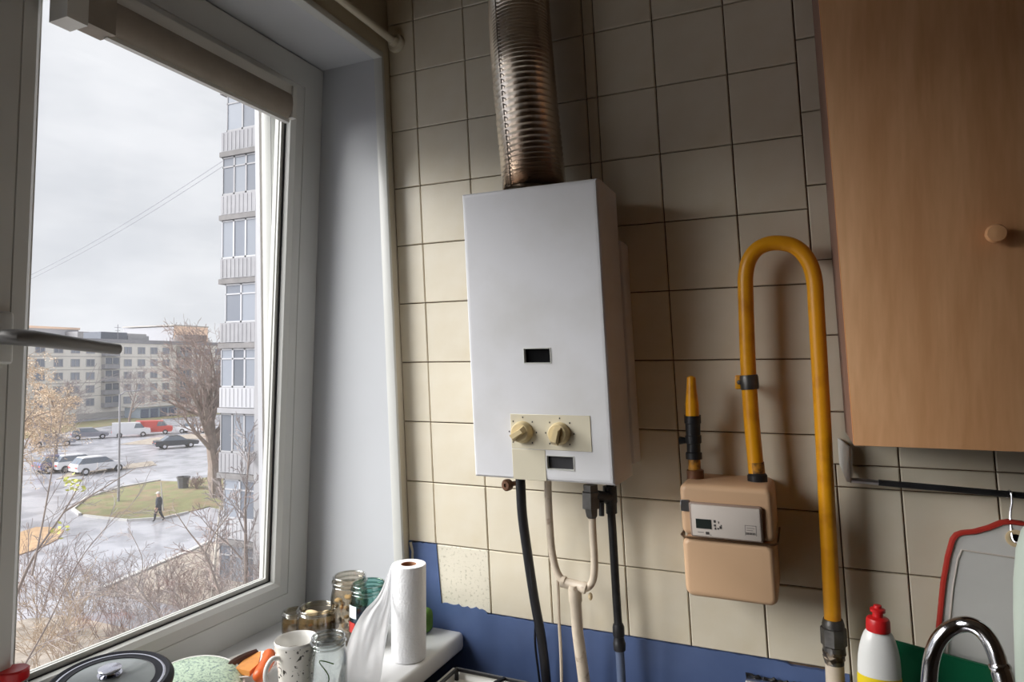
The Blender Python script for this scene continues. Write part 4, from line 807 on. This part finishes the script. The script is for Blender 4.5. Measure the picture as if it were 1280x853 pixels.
# long five-storey block across the yard, facing us
FX = -117.0
fb = thing('panel_building', 'long grey five-storey panel building across the yard', 'building', (FX, 85, G))
b = MB(); b.box(FX - 12, FX, 52, 130, G, 5.9); b.build('wall', M['panel'], fb, smooth=0)
b = MB(); b.box(FX - 12.2, FX + .25, 51.8, 130.2, 5.9, 6.6); b.build('roof_edge', M['parapet'], fb, smooth=0)
b = MB(); b.box(FX, FX + .22, 52, 130, G, G + 1.0); b.build('plinth', M['seam'], fb, smooth=0)
rowz = [4.55, 2.20, -.15, -2.50, -4.85]
for z in rowz[:-1]:
    b = MB(); b.box(FX, FX + .05, 52, 130, z - 1.26, z - 1.16); b.build('panel_joint', M['seam'], fb, smooth=0)
fm = None
def far_window(y, z, w=1.55, h=1.35):
    global fm
    if fm is None:
        a = MB(); x0, x1 = FX + .0, FX + .10
        a.box(x0, x1, -w / 2, w / 2, -h / 2, -h / 2 + .13); a.box(x0, x1, -w / 2, w / 2, h / 2 - .1, h / 2)
        for yy in (-w / 2, -.06, w / 2 - .12): a.box(x0, x1, yy, yy + .12, -h / 2, h / 2)
        a.v = [(p[0] - FX, p[1], p[2]) for p in a.v]
        p_ = MB(); p_.box(.01, .03, -w / 2 + .1, w / 2 - .1, -h / 2 + .1, h / 2 - .1)
        fm = [bpy.data.meshes.new('far_window'), bpy.data.meshes.new('far_pane')]
        for me, q, mm in ((fm[0], a, M['fwhite']), (fm[1], p_, M['farpane'])): me.from_pydata(q.v, [], q.f); me.materials.append(mm); me.update()
    o = bpy.data.objects.new('window', fm[0]); SC.collection.objects.link(o); o.parent = fb; o.location = Vector((FX, y, z)) - fb.location
    q = bpy.data.objects.new('pane', fm[1]); SC.collection.objects.link(q); q.parent = o
bal_y = (80.4, 96.2, 112)
for z in rowz:
    for y in (62.5, 65.2, 68.3, 71.3, 74.2, 76.9, 84.1, 86.9, 89.6, 92.3, 99.6, 102.4, 105.2, 108): far_window(y, z)
    for y in bal_y:
        b = MB(); b.box(FX, FX + 1.0, y - 1.45, y + 1.45, z - 1.1, z - .25); b.build('balcony_front', M['parapet'], fb, smooth=0)
        b = MB(); b.box(FX, FX + 1.0, y - 1.45, y - 1.33, z - .25, z + .95); b.box(FX, FX + 1.0, y + 1.33, y + 1.45, z - .25, z + .95); b.box(FX, FX + 1.05, y - 1.5, y + 1.5, z + .95, z + 1.08); b.box(FX + .9, FX + 1.0, y - .06, y + .06, z - .25, z + .95); bb = b.build('balcony_frame', M['seam'], fb, smooth=0)
        b = MB(); b.box(FX + .82, FX + .90, y - 1.35, y + 1.35, z - .2, z + .92); b.build('pane', M['pane'], bb, smooth=0)
def ybox(u0, u1, X): return atx(u0, 425, X).y, atx(u1, 425, X).y
def roofbox(name, u0, u1, v, X, dep, m, par, z0=6.5):
    y0, y1 = ybox(u0, u1, X); b = MB(); b.box(X - dep, X, y0, y1, z0, atx((u0 + u1) / 2, v, X).z); return b.build(name, m, par, smooth=0)
roofbox('rooftop_housing', 126, 159, 415.5, FX - 3, 5, M['pane'], fb); roofbox('rooftop_housing', 160, 186, 420, FX - 3, 5, M['parapet'], fb)
roofbox('rooftop_housing', 231, 258, 419, FX - 2, 3, M['slabm'], fb)
b = MB(); p = atx(147, 424, FX - 3); b.tube([(p.x, p.y, 6.5), (p.x, p.y, 9.6)], .07, 4); b.tube([(p.x, p.y - .7, 9.0), (p.x, p.y + .7, 9.0)], .05, 4); b.tube([(p.x, p.y - .5, 8.4), (p.x, p.y + .5, 8.4)], .05, 4); b.build('antenna', M['pole'], fb, smooth=0)
b2 = thing('far_block', 'taller white and orange block rising behind the grey panel building', 'building', (-150, 100, G))
c_ = atx(217, 408.5, -140); b = MB(); b.box(-158, -140, c_.y, c_.y + 10, G, c_.z); b.build('white_wall', M['panelw'], b2, smooth=0)
b = MB(); b.box(-140, -139.8, c_.y + .1, c_.y + 10, G, c_.z + .25); b.build('orange_wall', M['panelo'], b2, smooth=0)
b = MB(); b.box(-139.8, -139.0, c_.y, c_.y + 3.4, 6, c_.z - 3.0); b.build('white_annex', M['panelw'], b2, smooth=0)
b = MB(); b.box(-158.2, -139.7, c_.y - .2, c_.y + 10.2, c_.z + .2, c_.z + .5); b.build('roof_edge', M['seam'], b2, smooth=0)
b3 = thing('far_block', 'low pale block behind the trees at the left post', 'building', (-150, 70, G))
y0, y1 = ybox(20, 98, -140); zt = atx(70, 411.5, -140).z
b = MB(); b.box(-155, -140, y0, y1, G, zt); b.build('wall', M['panelw'], b3, smooth=0)
b = MB(); b.box(-155.2, -139.8, y0 - .2, y1 + .2, zt, zt + .45); b.build('roof_edge', M['panelo'], b3, smooth=0)
y0, y1 = ybox(97, 118, -136); b = MB(); b.box(-150, -136, y0, y1 + 12, G, atx(110, 415, -136).z); b.build('side_wing', M['parapet'], b3, smooth=0)
gr = thing('garage_row', 'row of blue-grey garages at the foot of the panel building', 'garage', (-108, 84, G))
y0, y1 = ybox(176, 222, -108); b = MB(); b.box(-112, -108, y0, y1, G, G + 1.9); b.build('garage_wall', M['garage'], gr, smooth=0)
b = MB(); b.box(-112.3, -107.7, y0 - .3, y1 + .3, G + 1.9, G + 2.1); b.build('garage_roof', M['seam'], gr, smooth=0)
for i in range(4):
    ya = y0 + (y1 - y0) * (i + .12) / 4; yb = y0 + (y1 - y0) * (i + .88) / 4; b = MB(); b.box(-108, -107.93, ya, yb, G, G + 1.6); b.build('garage_door', M['bluegrey'], gr, smooth=0)

# trees
def grow(rng, p, d, L, r, lvl, spec, out):
    n = max(3, int(L / spec['seg'][min(lvl, len(spec['seg']) - 1)])); n = min(n, 9); pts = [p.copy()]; rr = [r]; dirs = []
    cur = p.copy(); dd = d.copy(); wob = spec['wob']
    for i in range(n):
        dd = (dd + Vector((rng.gauss(0, wob), rng.gauss(0, wob), rng.gauss(0, wob) + spec['up'][min(lvl, len(spec['up']) - 1)]))).normalized()
        cur = cur + dd * (L / n); pts.append(cur.copy()); rr.append(max(spec['rmin'], r * (1 - .8 * (i + 1) / n))); dirs.append(dd.copy())
    out.append((lvl, pts, rr))
    if lvl >= spec['lv']: return
    nk = spec['kids'][lvl]
    for k in range(nk):
        f = spec['from'][lvl] + (1 - spec['from'][lvl]) * (k + rng.random()) / nk; i = min(n - 1, int(f * n)); q = pts[i].lerp(pts[i + 1], f * n - i) if i < n else pts[-1]
        a = rng.uniform(0, 6.283); ax = dirs[i].orthogonal().normalized(); ax.rotate(__import__('mathutils').Quaternion(dirs[i], a))
        ang = R(rng.uniform(*spec['ang'])); nd = (dirs[i] * math.cos(ang) + ax * math.sin(ang)).normalized()
        grow(rng, q, nd, L * spec['len'][lvl] * rng.uniform(.7, 1.15) * (1.15 - .5 * f if lvl == 0 else 1), max(spec['rmin'], rr[i] * spec['rad']), lvl + 1, spec, out)
def tubes(b, items, n):
    for lvl, pts, rr in items: b.tube(pts, rr, n, caps=False)
def leaves(b, rng, items, n, size):
    for _ in range(n):
        lvl, pts, rr = rng.choice(items); p = rng.choice(pts[1:]); a = Vector((rng.gauss(0, 1), rng.gauss(0, 1), rng.gauss(0, 1))).normalized(); c = a.orthogonal().normalized() * size * rng.uniform(.6, 1.2); a = a * size * rng.uniform(.6, 1.2)
        q = p + Vector((rng.gauss(0, size), rng.gauss(0, size), -abs(rng.gauss(0, size)))); b.add([q - a, q + c * .6, q + a, q - c * .6], [(0, 1, 2, 3)])
SPEC = dict(seg=[1.2, .7, .45, .3], wob=.12, up=[.05, .06, .05, .02], kids=[9, 7, 6, 4], len=[.50, .50, .5, .55], rad=.55, ang=(25, 60), lv=4, rmin=.012)
SPEC['from'] = [.30, .25, .2, .2]
def tree(name, label, base, h, r, seed, spec, bark, twig, lean_=(0, 0), thick=1, leaf=None, group=None, stems=1):
    rng = random.Random(seed); t = thing(name, label, 'tree', base, group); out = []
    for s_ in range(stems):
        d = Vector((lean_[0] + (rng.uniform(-.3, .3) if stems > 1 else 0), lean_[1] + (rng.uniform(-.3, .3) if stems > 1 else 0), 1)).normalized()
        grow(rng, Vector(base), d, h * .72 * (1 if s_ == 0 else .9), r, 0, spec, out)
    big = [x for x in out if x[0] <= thick]; small = [x for x in out if x[0] > thick]
    b = MB(); tubes(b, big, 6); b.build('trunk', bark, t, fix=False)
    b = MB(); tubes(b, small, 3); stuff(b.build('twigs', twig, t, smooth=0, fix=False))
    if leaf: b = MB(); leaves(b, rng, [x for x in small if x[0] >= spec['lv'] - 1], leaf[0], leaf[1]); stuff(b.build('leaves', leaf[2], t, smooth=0, fix=False))
    return t
tree('bare_tree', 'big bare brown forked tree standing before the pale tower', atz(270, 622, G), 13.2, .42, 21, dict(SPEC, ang=(20, 48), kids=[9, 7, 6, 4], len=[.50, .5, .5, .55], wob=.10, **{'from': [.30, .2, .2, .2]}), M['bark'], M['twig'], stems=3, thick=1)
willow = dict(SPEC, up=[.03, .0, -.06, -.16], ang=(20, 55), wob=.1)
tree('willow_tree', 'tall tan-leaved tree at the left edge of the window view', Vector((-42, 22.2, G)), 11.8, .22, 5, dict(willow, ang=(30, 70), len=[.6, .55, .5, .55], rmin=.010), M['bark'], M['twigo'], leaf=(5200, .055, M['leafo']), thick=1)
tree('willow_tree', 'lower tan-leaved tree before the long panel building', Vector((-66, 39.5, G)), 8.0, .2, 15, dict(willow, ang=(30, 70), len=[.6, .55, .5, .55], rmin=.012), M['bark'], M['twigo'], leaf=(4200, .07, M['leafo']), thick=1)
tree('bare_tree', 'small bare grey tree by the garages behind the red van', Vector((-93, 67, G)), 9.5, .2, 9, SPEC, M['bark'], M['twig2'], thick=1)
tree('bare_tree', 'bare grey tree halfway along the panel building left of the garages', Vector((-95, 58, G)), 8.5, .2, 31, SPEC, M['bark'], M['twig2'], thick=1)
tree('bare_tree', 'thin bare sapling rising in front of the tower balconies', atz(308, 745, G), 8.6, .09, 44, dict(SPEC, ang=(20, 45), kids=[12, 5, 4, 3], len=[.28, .5, .5, .5], lv=3, wob=.05), M['bark'], M['twig2'], thick=0)
tree('bare_tree', 'short bare reddish tree at the foot of the tower', atz(296, 640, G), 4.5, .1, 45, dict(SPEC, lv=3, ang=(25, 60)), M['bark'], M['twig'], thick=0)
bt = tree('birch_tree', 'slim white-barked birch between bushes below the window', atz(266, 752, G), 5.2, .085, 51, dict(SPEC, kids=[9, 5, 4, 3], len=[.32, .5, .5, .5], lv=3, wob=.04, ang=(25, 50)), M['birch'], M['twig2'], thick=0)
# near branches reach up past the window from trees rooted in the yard below
def branch_tree(name, label, base, lines, d, r, seed, twigm, lv=2, leafm=None, nleaf=0, leafat=None):
    rng = random.Random(seed); t = thing(name, label, 'tree', base); main = []; out = []
    sp = dict(SPEC, kids=[6, 5, 4], len=[.42, .5, .5], lv=lv, rmin=.0055, wob=.13, seg=[.5, .3, .2], ang=(20, 55), up=[.03, .03, .02])
    for i, L in enumerate(lines):
        P = dense([atd(u, v, d + dd_) for u, v, dd_ in L], 14); r0 = r * (1 if i == 0 else .62); rr = [max(.007, r0 * (1 - .8 * j / 14)) for j in range(15)]; main.append((0, P, rr))
        ln_ = (P[-1] - P[0]).length
        for k in range(9):
            j = rng.randint(2, 13); tdir = (P[j + 1] - P[j - 1]).normalized(); ax = tdir.orthogonal().normalized(); ax.rotate(__import__('mathutils').Quaternion(tdir, rng.uniform(0, 6.28))); a = R(rng.uniform(25, 55))
            grow(rng, P[j], (tdir * math.cos(a) + ax * math.sin(a)).normalized(), ln_ * rng.uniform(.16, .32), rr[j] * .6, 1, sp, out)
    P = main[0][1]; main.append((0, dense([Vector(base), Vector(base).lerp(P[0], .5) + Vector((.1, .05, .3)), P[0]], 8), [r * 1.5] * 9))
    b = MB(); tubes(b, main, 6); b.build('trunk', M['bark'], t, fix=False); b = MB(); tubes(b, out, 3); stuff(b.build('twigs', twigm, t, smooth=0, fix=False))
    if leafat:
        b = MB()
        for _ in range(nleaf):
            u, v = rng.choice(leafat); q = atd(u + rng.gauss(0, 6), v + rng.gauss(0, 5), d + rng.uniform(-.2, .2)); a = Vector((rng.gauss(0, 1), rng.gauss(0, 1), rng.gauss(0, .5))).normalized(); c = a.orthogonal().normalized() * .035; a = a * .05
            b.add([q - a, q + c, q + a, q - c], [(0, 1, 2, 3)])
        stuff(b.build('leaves', leafm, t, smooth=0, fix=False))
branch_tree('young_maple', 'bare young maple with few yellow-green leaves low in the window', (-14.5, 4.0, G), [[(10, 770, 0), (40, 700, .2), (80, 640, .4), (105, 595, .6)], [(20, 850, 0), (60, 780, .2), (100, 700, .5), (150, 640, .8)], [(40, 720, 0), (56, 640, .3), (70, 560, .6), (82, 500, .8)], [(80, 640, .4), (130, 610, .6), (170, 585, .9)]], 13.5, .035, 61, M['twig2'], 2, M['leafy'], 46, [(90, 605), (98, 608), (84, 602), (74, 664)])
branch_tree('fork_sapling', 'dark forked bare sapling in front of the birch', (-14.8, 10.5, G), [[(285, 775, 0), (272, 735, .1), (256, 692, .2), (236, 665, .3), (219, 640, .4)], [(256, 692, .2), (268, 668, .2), (285, 645, .3), (302, 622, .4)], [(256, 692, .2), (235, 690, .3), (205, 684, .4)], [(303, 700, .5), (285, 680, .4), (262, 660, .3), (240, 632, .3)]], 15.5, .034, 62, M['twig'], 2)
branch_tree('fork_sapling', 'bare sapling leaning right above the bushes mid window', (-15.0, 7.5, G), [[(215, 800, 0), (195, 765, .1), (172, 735, .2), (160, 715, .3)], [(195, 765, .1), (150, 740, .3), (110, 742, .4)], [(172, 735, .2), (178, 700, .3), (160, 660, .4)]], 15.0, .026, 63, M['twig2'], 2)
# bushes
ORD = 'first second third fourth fifth sixth seventh eighth ninth tenth eleventh twelfth thirteenth'.split(); bi = 0
spots = [(60, 800, 2.4), (100, 790, 2.6), (140, 800, 2.2), (80, 835, 2.2), (130, 850, 2.0), (180, 815, 2.2), (215, 790, 2.3), (250, 785, 2.2), (290, 778, 2.4), (325, 770, 2.6), (45, 770, 2.6), (170, 770, 2.0), (230, 760, 1.9), (310, 740, 2.2), (285, 730, 1.6), (335, 735, 2.0), (60, 860, 2.2), (200, 850, 2.0), (104, 768, 2.0), (345, 800, 2.4), (260, 820, 2.0), (135, 768, 1.8), (70, 745, 1.8), (200, 742, 1.5)]
for u, v, h in spots:
    rng = random.Random(100 + bi); base = atz(u, v, G); out = []
    orange = u < 130 and v > 790
    sp = dict(SPEC, kids=[5, 4, 3], len=[.5, .5, .5], lv=2, rmin=.0062, wob=.16, seg=[.3, .25, .2], ang=(15, 50), up=[.04, .0, .0])
    for s_ in range(11):
        a = rng.uniform(0, 6.28); tl = rng.uniform(.15, .85); d = Vector((math.cos(a) * tl, math.sin(a) * tl, 1)).normalized()
        grow(rng, base + Vector((math.cos(a), math.sin(a), 0)) * rng.uniform(0, .45), d, h * rng.uniform(.6, 1.05), .015, 0, sp, out)
    b = MB(); tubes(b, out, 3); o = b.build('bare_bush', M['twigo'] if orange else (M['twig2'] if bi % 2 else M['twig']), smooth=0, fix=False)
    row = 'back' if v < 765 else ('middle' if v <= 800 else 'front'); same = sorted(q[0] for q in spots if ('back' if q[1] < 765 else ('middle' if q[1] <= 800 else 'front')) == row)
    tag(o, ('tan' if orange else 'grey-brown') + ' bare bush, ' + ORD[same.index(u)] + ' from left in the ' + row + ' row of the thicket', 'bush', 'bare bushes below the window'); bi += 1
for (u, v, h, lab) in ((285, 632, 1.3, 'low reddish bush beside the big forked tree'), (246, 612, .9, 'small brown bush beside the dark litter bin')):
    rng = random.Random(int(u)); base = atz(u, v, G); out = []
    sp = dict(SPEC, kids=[5, 4, 3], len=[.5, .5, .5], lv=2, rmin=.016, wob=.16, seg=[.3, .25, .2], ang=(15, 50), up=[.04, .0, .0])
    for s_ in range(16):
        a = rng.uniform(0, 6.28); grow(rng, base, Vector((math.cos(a) * .6, math.sin(a) * .6, 1)).normalized(), h * rng.uniform(.7, 1.1), .025, 0, sp, out)
    b = MB(); tubes(b, out, 3); o = b.build('bare_bush', M['twig'], smooth=0, fix=False); tag(o, lab, 'bush')

# cars
def car(name, label, u, v, head, paint, kind='sedan', group=None):
    p = atz(u, v, G); t = thing(name, label, 'van' if kind == 'van' else 'car', p, group); c, s_ = math.cos(head), math.sin(head)
    def T(q): return (p.x + q[0] * c - q[1] * s_, p.y + q[0] * s_ + q[1] * c, p.z + q[2])
    def side(b, prof, hw, top=0):
        zs = [z for _, z in prof]; z0, z1 = min(zs), max(zs)
        A = [T((x, -(hw - top * (z - z0) / (z1 - z0 + 1e-6)), z)) for x, z in prof]; B = [T((x, hw - top * (z - z0) / (z1 - z0 + 1e-6), z)) for x, z in prof]; n = len(prof)
        b.add(A + B, [tuple(range(n)), tuple(range(n, 2 * n))[::-1]] + [(i, (i + 1) % n, n + (i + 1) % n, n + i) for i in range(n)])
    if kind == 'van':
        body = [(-2.2, .35), (2.1, .35), (2.25, .6), (2.2, 1.0), (1.5, 1.15), (1.0, 1.85), (-2.2, 1.9)]; cab = [(1.05, 1.15), (1.50, 1.17), (1.10, 1.74), (.5, 1.76), (.3, 1.15)]; rf = None
    elif kind == 'hatch':
        body = [(-1.95, .35), (1.95, .35), (2.05, .55), (2.0, .78), (1.1, .92), (-1.9, .98), (-2.0, .7)]; cab = [(-1.88, .97), (1.05, .92), (.35, 1.42), (-1.45, 1.45)]; rf = [(-1.47, 1.44), (.37, 1.42), (.25, 1.48), (-1.3, 1.50)]
    else:
        body = [(-2.2, .35), (2.15, .35), (2.25, .55), (2.2, .76), (1.1, .90), (-1.5, .95), (-2.2, .92), (-2.28, .6)]; cab = [(-1.55, .94), (1.05, .90), (.35, 1.38), (-.85, 1.40)]; rf = [(-.87, 1.39), (.37, 1.37), (.25, 1.43), (-.7, 1.45)]
    b = MB(); side(b, body, .86, .06); b.build('body', paint, t, smooth=20)
    b = MB(); side(b, cab, .80 if kind != 'van' else .83, .16 if kind != 'van' else .0); b.build('windows', M['carglass'], t, smooth=0)
    if rf: b = MB(); side(b, rf, .66, .05); b.build('roof', paint, t, smooth=0)
    for wx in (-1.35, 1.35):
        for wy in (-.80, .80):
            b = MB(); a = Vector(T((wx, wy - .11, .32))); e = Vector(T((wx, wy + .11, .32))); b.tube([a, e], .32, 14); w = b.build('wheel', M['tyre'], t)
            b = MB(); dd_ = (e - a).normalized() * .012; b.tube([a - dd_, e + dd_], .18, 10); b.build('hubcap', M['alu'], w)
    for ex in (-1, 1):
        b = MB()
        for wy in (-.62, .62): b.prism([T((ex * (2.23 if kind != 'hatch' else 2.0), wy - .18, .62)), T((ex * (2.23 if kind != 'hatch' else 2.0), wy + .18, .62)), T((ex * (2.23 if kind != 'hatch' else 2.0), wy + .18, .76)), T((ex * (2.23 if kind != 'hatch' else 2.0), wy - .18, .76))], Vector(T((ex * .03, 0, 0))) - Vector(T((0, 0, 0))))
        b.build('lamps', M['lampc'] if ex > 0 else M['carr'], t, smooth=0)
    return t
hx_ = math.atan2(.75, .66)
car('black_car', 'black saloon parked alone across the yard, left of the big bare tree', 220, 560, hx_ + .25, M['carb'])
car('white_car', 'white hatchback parked beside the dark blue car', 97, 588, hx_ + .55, M['carw'], 'hatch')
car('white_car', 'white saloon parked nearest the lamp post', 122, 591, hx_ + .55, M['carw'], 'hatch')
car('blue_car', 'dark blue car at the left end of the parked row', 77, 589, hx_ + .55, M['carblue'], 'hatch')
car('white_van', 'white van parked left of the red van', 164, 546, hx_ + .1, M['carw'], 'van')
car('red_van', 'red van parked in front of the garages', 193, 543, hx_, M['carr'], 'van')
car('white_car', 'white car half hidden behind the big bare tree', 243, 541, hx_ - .3, M['carw'])
car('grey_car', 'grey car behind the tan trees near the left post', 66, 558, hx_ + .2, M['carg'])
car('grey_car', 'grey hatchback parked behind the lower tan-leaved tree', 112, 549, hx_ + .2, M['carg'], 'hatch')

# lamp post, bin, stake, cables
lp = thing('lamp_post', 'thin grey lamp post at the tip of the lawn', 'lamp post', atz(148, 628, G)); p = atz(148, 628, G)
b = MB(); b.tube([p, p + Vector((0, 0, 7.4))], [.085, .055], 8); b.build('post', M['pole'], lp)
b = MB(); b.tube([p + Vector((0, 0, 7.3)), p + Vector((.1, .3, 7.55)), p + Vector((.2, .9, 7.6))], .04, 6); b.build('arm', M['pole'], lp)
b = MB(); b.box(p.x + .1, p.x + .3, p.y + .8, p.y + 1.3, p.z + 7.52, p.z + 7.64, .03); b.build('lamp_head', M['pole'], lp)
lb = thing('litter_bin', 'dark grey litter bin standing at the edge of the lawn', 'bin', atz(229, 611, G)); p = atz(229, 611, G)
b = MB(); b.lathe([(0, p.z), (.34, p.z), (.44, p.z + .85), (.46, p.z + .88), (.42, p.z + .88), (.33, p.z + .08), (0, p.z + .05)], (p.x, p.y, 0), n=8); b.build('bin_body', M['binm'], lb, smooth=0)
b = MB(); b.lathe([(.47, p.z + .80), (.49, p.z + .82), (.49, p.z + .90), (.45, p.z + .90)], (p.x, p.y, 0), n=8); b.build('bin_rim', M['binm'], lb, smooth=0)
p = atz(204, 640, G); b = MB(); b.tube([p, p + Vector((-.05, -.05, .9)), p + Vector((-.12, -.1, 1.9))], [.05, .045, .02], 6); o = b.build('stake', M['kerb']); tag(o, 'pale wooden stake on the lawn behind the walking person', 'stake')
for i, (v0, v1) in enumerate(((335, 207), (340, 214))):
    A = atd(20, v0 + 18, 62); Bq = atd(330, v1 - 40, 38); b = MB(); b.tube([A.lerp(Bq, t / 16) - Vector((0, 0, .5 * math.sin(math.pi * t / 16))) for t in range(17)], .016, 4); o = b.build('overhead_cable', M['cable'], smooth=0)
    tag(o, ('upper' if i == 0 else 'lower') + ' of two thin overhead cables crossing the sky', 'cable', 'cables crossing the sky')

# person walking on the wet path, skinned from a skeleton
pp = atz(198.5, 652, G)
def person():
    hd_ = math.atan2(-.5, -.85)                                   # walking away to the left
    f = Vector((math.cos(hd_), math.sin(hd_), 0)); r_ = Vector((f.y, -f.x, 0)); u_ = Vector((0, 0, 1))
    V = []; E = []; RD = []
    def v(a, b_, c, rad, par=None): V.append(pp + r_ * a + f * b_ + u_ * c); RD.append(rad); i = len(V) - 1; (E.append((par, i)) if par is not None else None); return i
    pel = v(0, 0, .95, .18); ab = v(0, .0, 1.12, .185, pel); ch = v(0, .03, 1.32, .20, ab); nk = v(0, .03, 1.47, .068, ch); hd0 = v(0, .045, 1.56, .085, nk); v(0, .045, 1.66, .105, hd0)
    for s_, st in ((-1, 1), (1, -1)):
        hip = v(s_ * .10, 0, .90, .125, pel); kn = v(s_ * .11, .10 * st + .06, .50, .088, hip); an = v(s_ * .11, .20 * st - (.06 if st < 0 else 0), .10, .048, kn); v(s_ * .12, .20 * st + .12 - (.06 if st < 0 else 0), .04, .045, an)
        sh = v(s_ * .19, .02, 1.38, .09, ch); el = v(s_ * .29, -.06 * st, 1.12, .07, sh); wr = v(s_ * .24, -.02 * st + .10, .90, .038, el); pm = v(s_ * .24, .0 - .02 * st + .12, .84, .036, wr)
        for q in range(4): a = v(s_ * .24 - .027 + .018 * q, .135 - .02 * st, .775 - .004 * abs(q - 1.5), .010, pm); v(s_ * .24 - .027 + .018 * q, .15 - .02 * st, .735 + .006 * abs(q - 1.5), .008, a)
        v(s_ * .215, .17 - .02 * st, .80, .010, pm)
    me = bpy.data.meshes.new('person_body'); me.from_pydata([tuple(x - pp) for x in V], E, []); o = bpy.data.objects.new('tmp', me); SC.collection.objects.link(o)
    md = o.modifiers.new('s', 'SKIN'); md.use_smooth_shade = True; o.modifiers.new('d', 'SUBSURF').levels = 1
    sv = me.skin_vertices[0].data if me.skin_vertices else None
    if sv is None:
        bm = bmesh.new(); bm.from_mesh(me); bm.verts.layers.skin.verify(); bm.to_mesh(me); bm.free(); sv = me.skin_vertices[0].data
    for i, x in enumerate(RD): sv[i].radius = (x, x); sv[i].use_root = (i == 0)
    dg = bpy.context.evaluated_depsgraph_get(); m2 = bpy.data.meshes.new_from_object(o.evaluated_get(dg)); bpy.data.objects.remove(o)
    m2.name = 'body'; m2.materials.clear()
    for mm in (M['jacket'], M['trouser'], M['skin'], M['shoe']): m2.materials.append(mm)
    for pl in m2.polygons:
        c = pl.center; side = abs(c.dot(r_)); pl.material_index = 2 if c.z > 1.49 or (c.z < .87 and side > .19) else (0 if c.z > .86 else (1 if c.z > .12 else 3))
    return m2, f
t = thing('person', 'person in a dark jacket and pale cap walking on the wet path', 'person', pp)
m2, f_ = person(); o = bpy.data.objects.new('body', m2); SC.collection.objects.link(o); o.parent = t
hc = pp + f_ * .045 + Vector((0, 0, 1.67)); b = MB(); b.lathe([(.118, -.01), (.115, .03), (.095, .075), (.05, .105), (0, .112)], hc, n=16); b.prism([hc + f_ * .09 + Vector((-f_.y, f_.x, 0)) * .07, hc + f_ * .19 + Vector((-f_.y, f_.x, 0)) * .05, hc + f_ * .19 - Vector((-f_.y, f_.x, 0)) * .05, hc + f_ * .09 - Vector((-f_.y, f_.x, 0)) * .07], (0, 0, .012)); b.build('cap', M['capw'], t)
b = MB(); fc = pp + f_ * .135 + Vector((0, 0, 1.60)); rr_ = Vector((f_.y, -f_.x, 0))
b.tube([fc + Vector((0, 0, .03)), fc + f_ * .02 + Vector((0, 0, -.01))], [.008, .015], 6); b.build('nose', M['skin'], t)
b = MB()
for s_ in (-1, 1): b.ball(fc + rr_ * .034 * s_ + Vector((0, 0, .035)), .009, .009, .007, 8, 5)
b.build('eyes', M['shoe'], t)
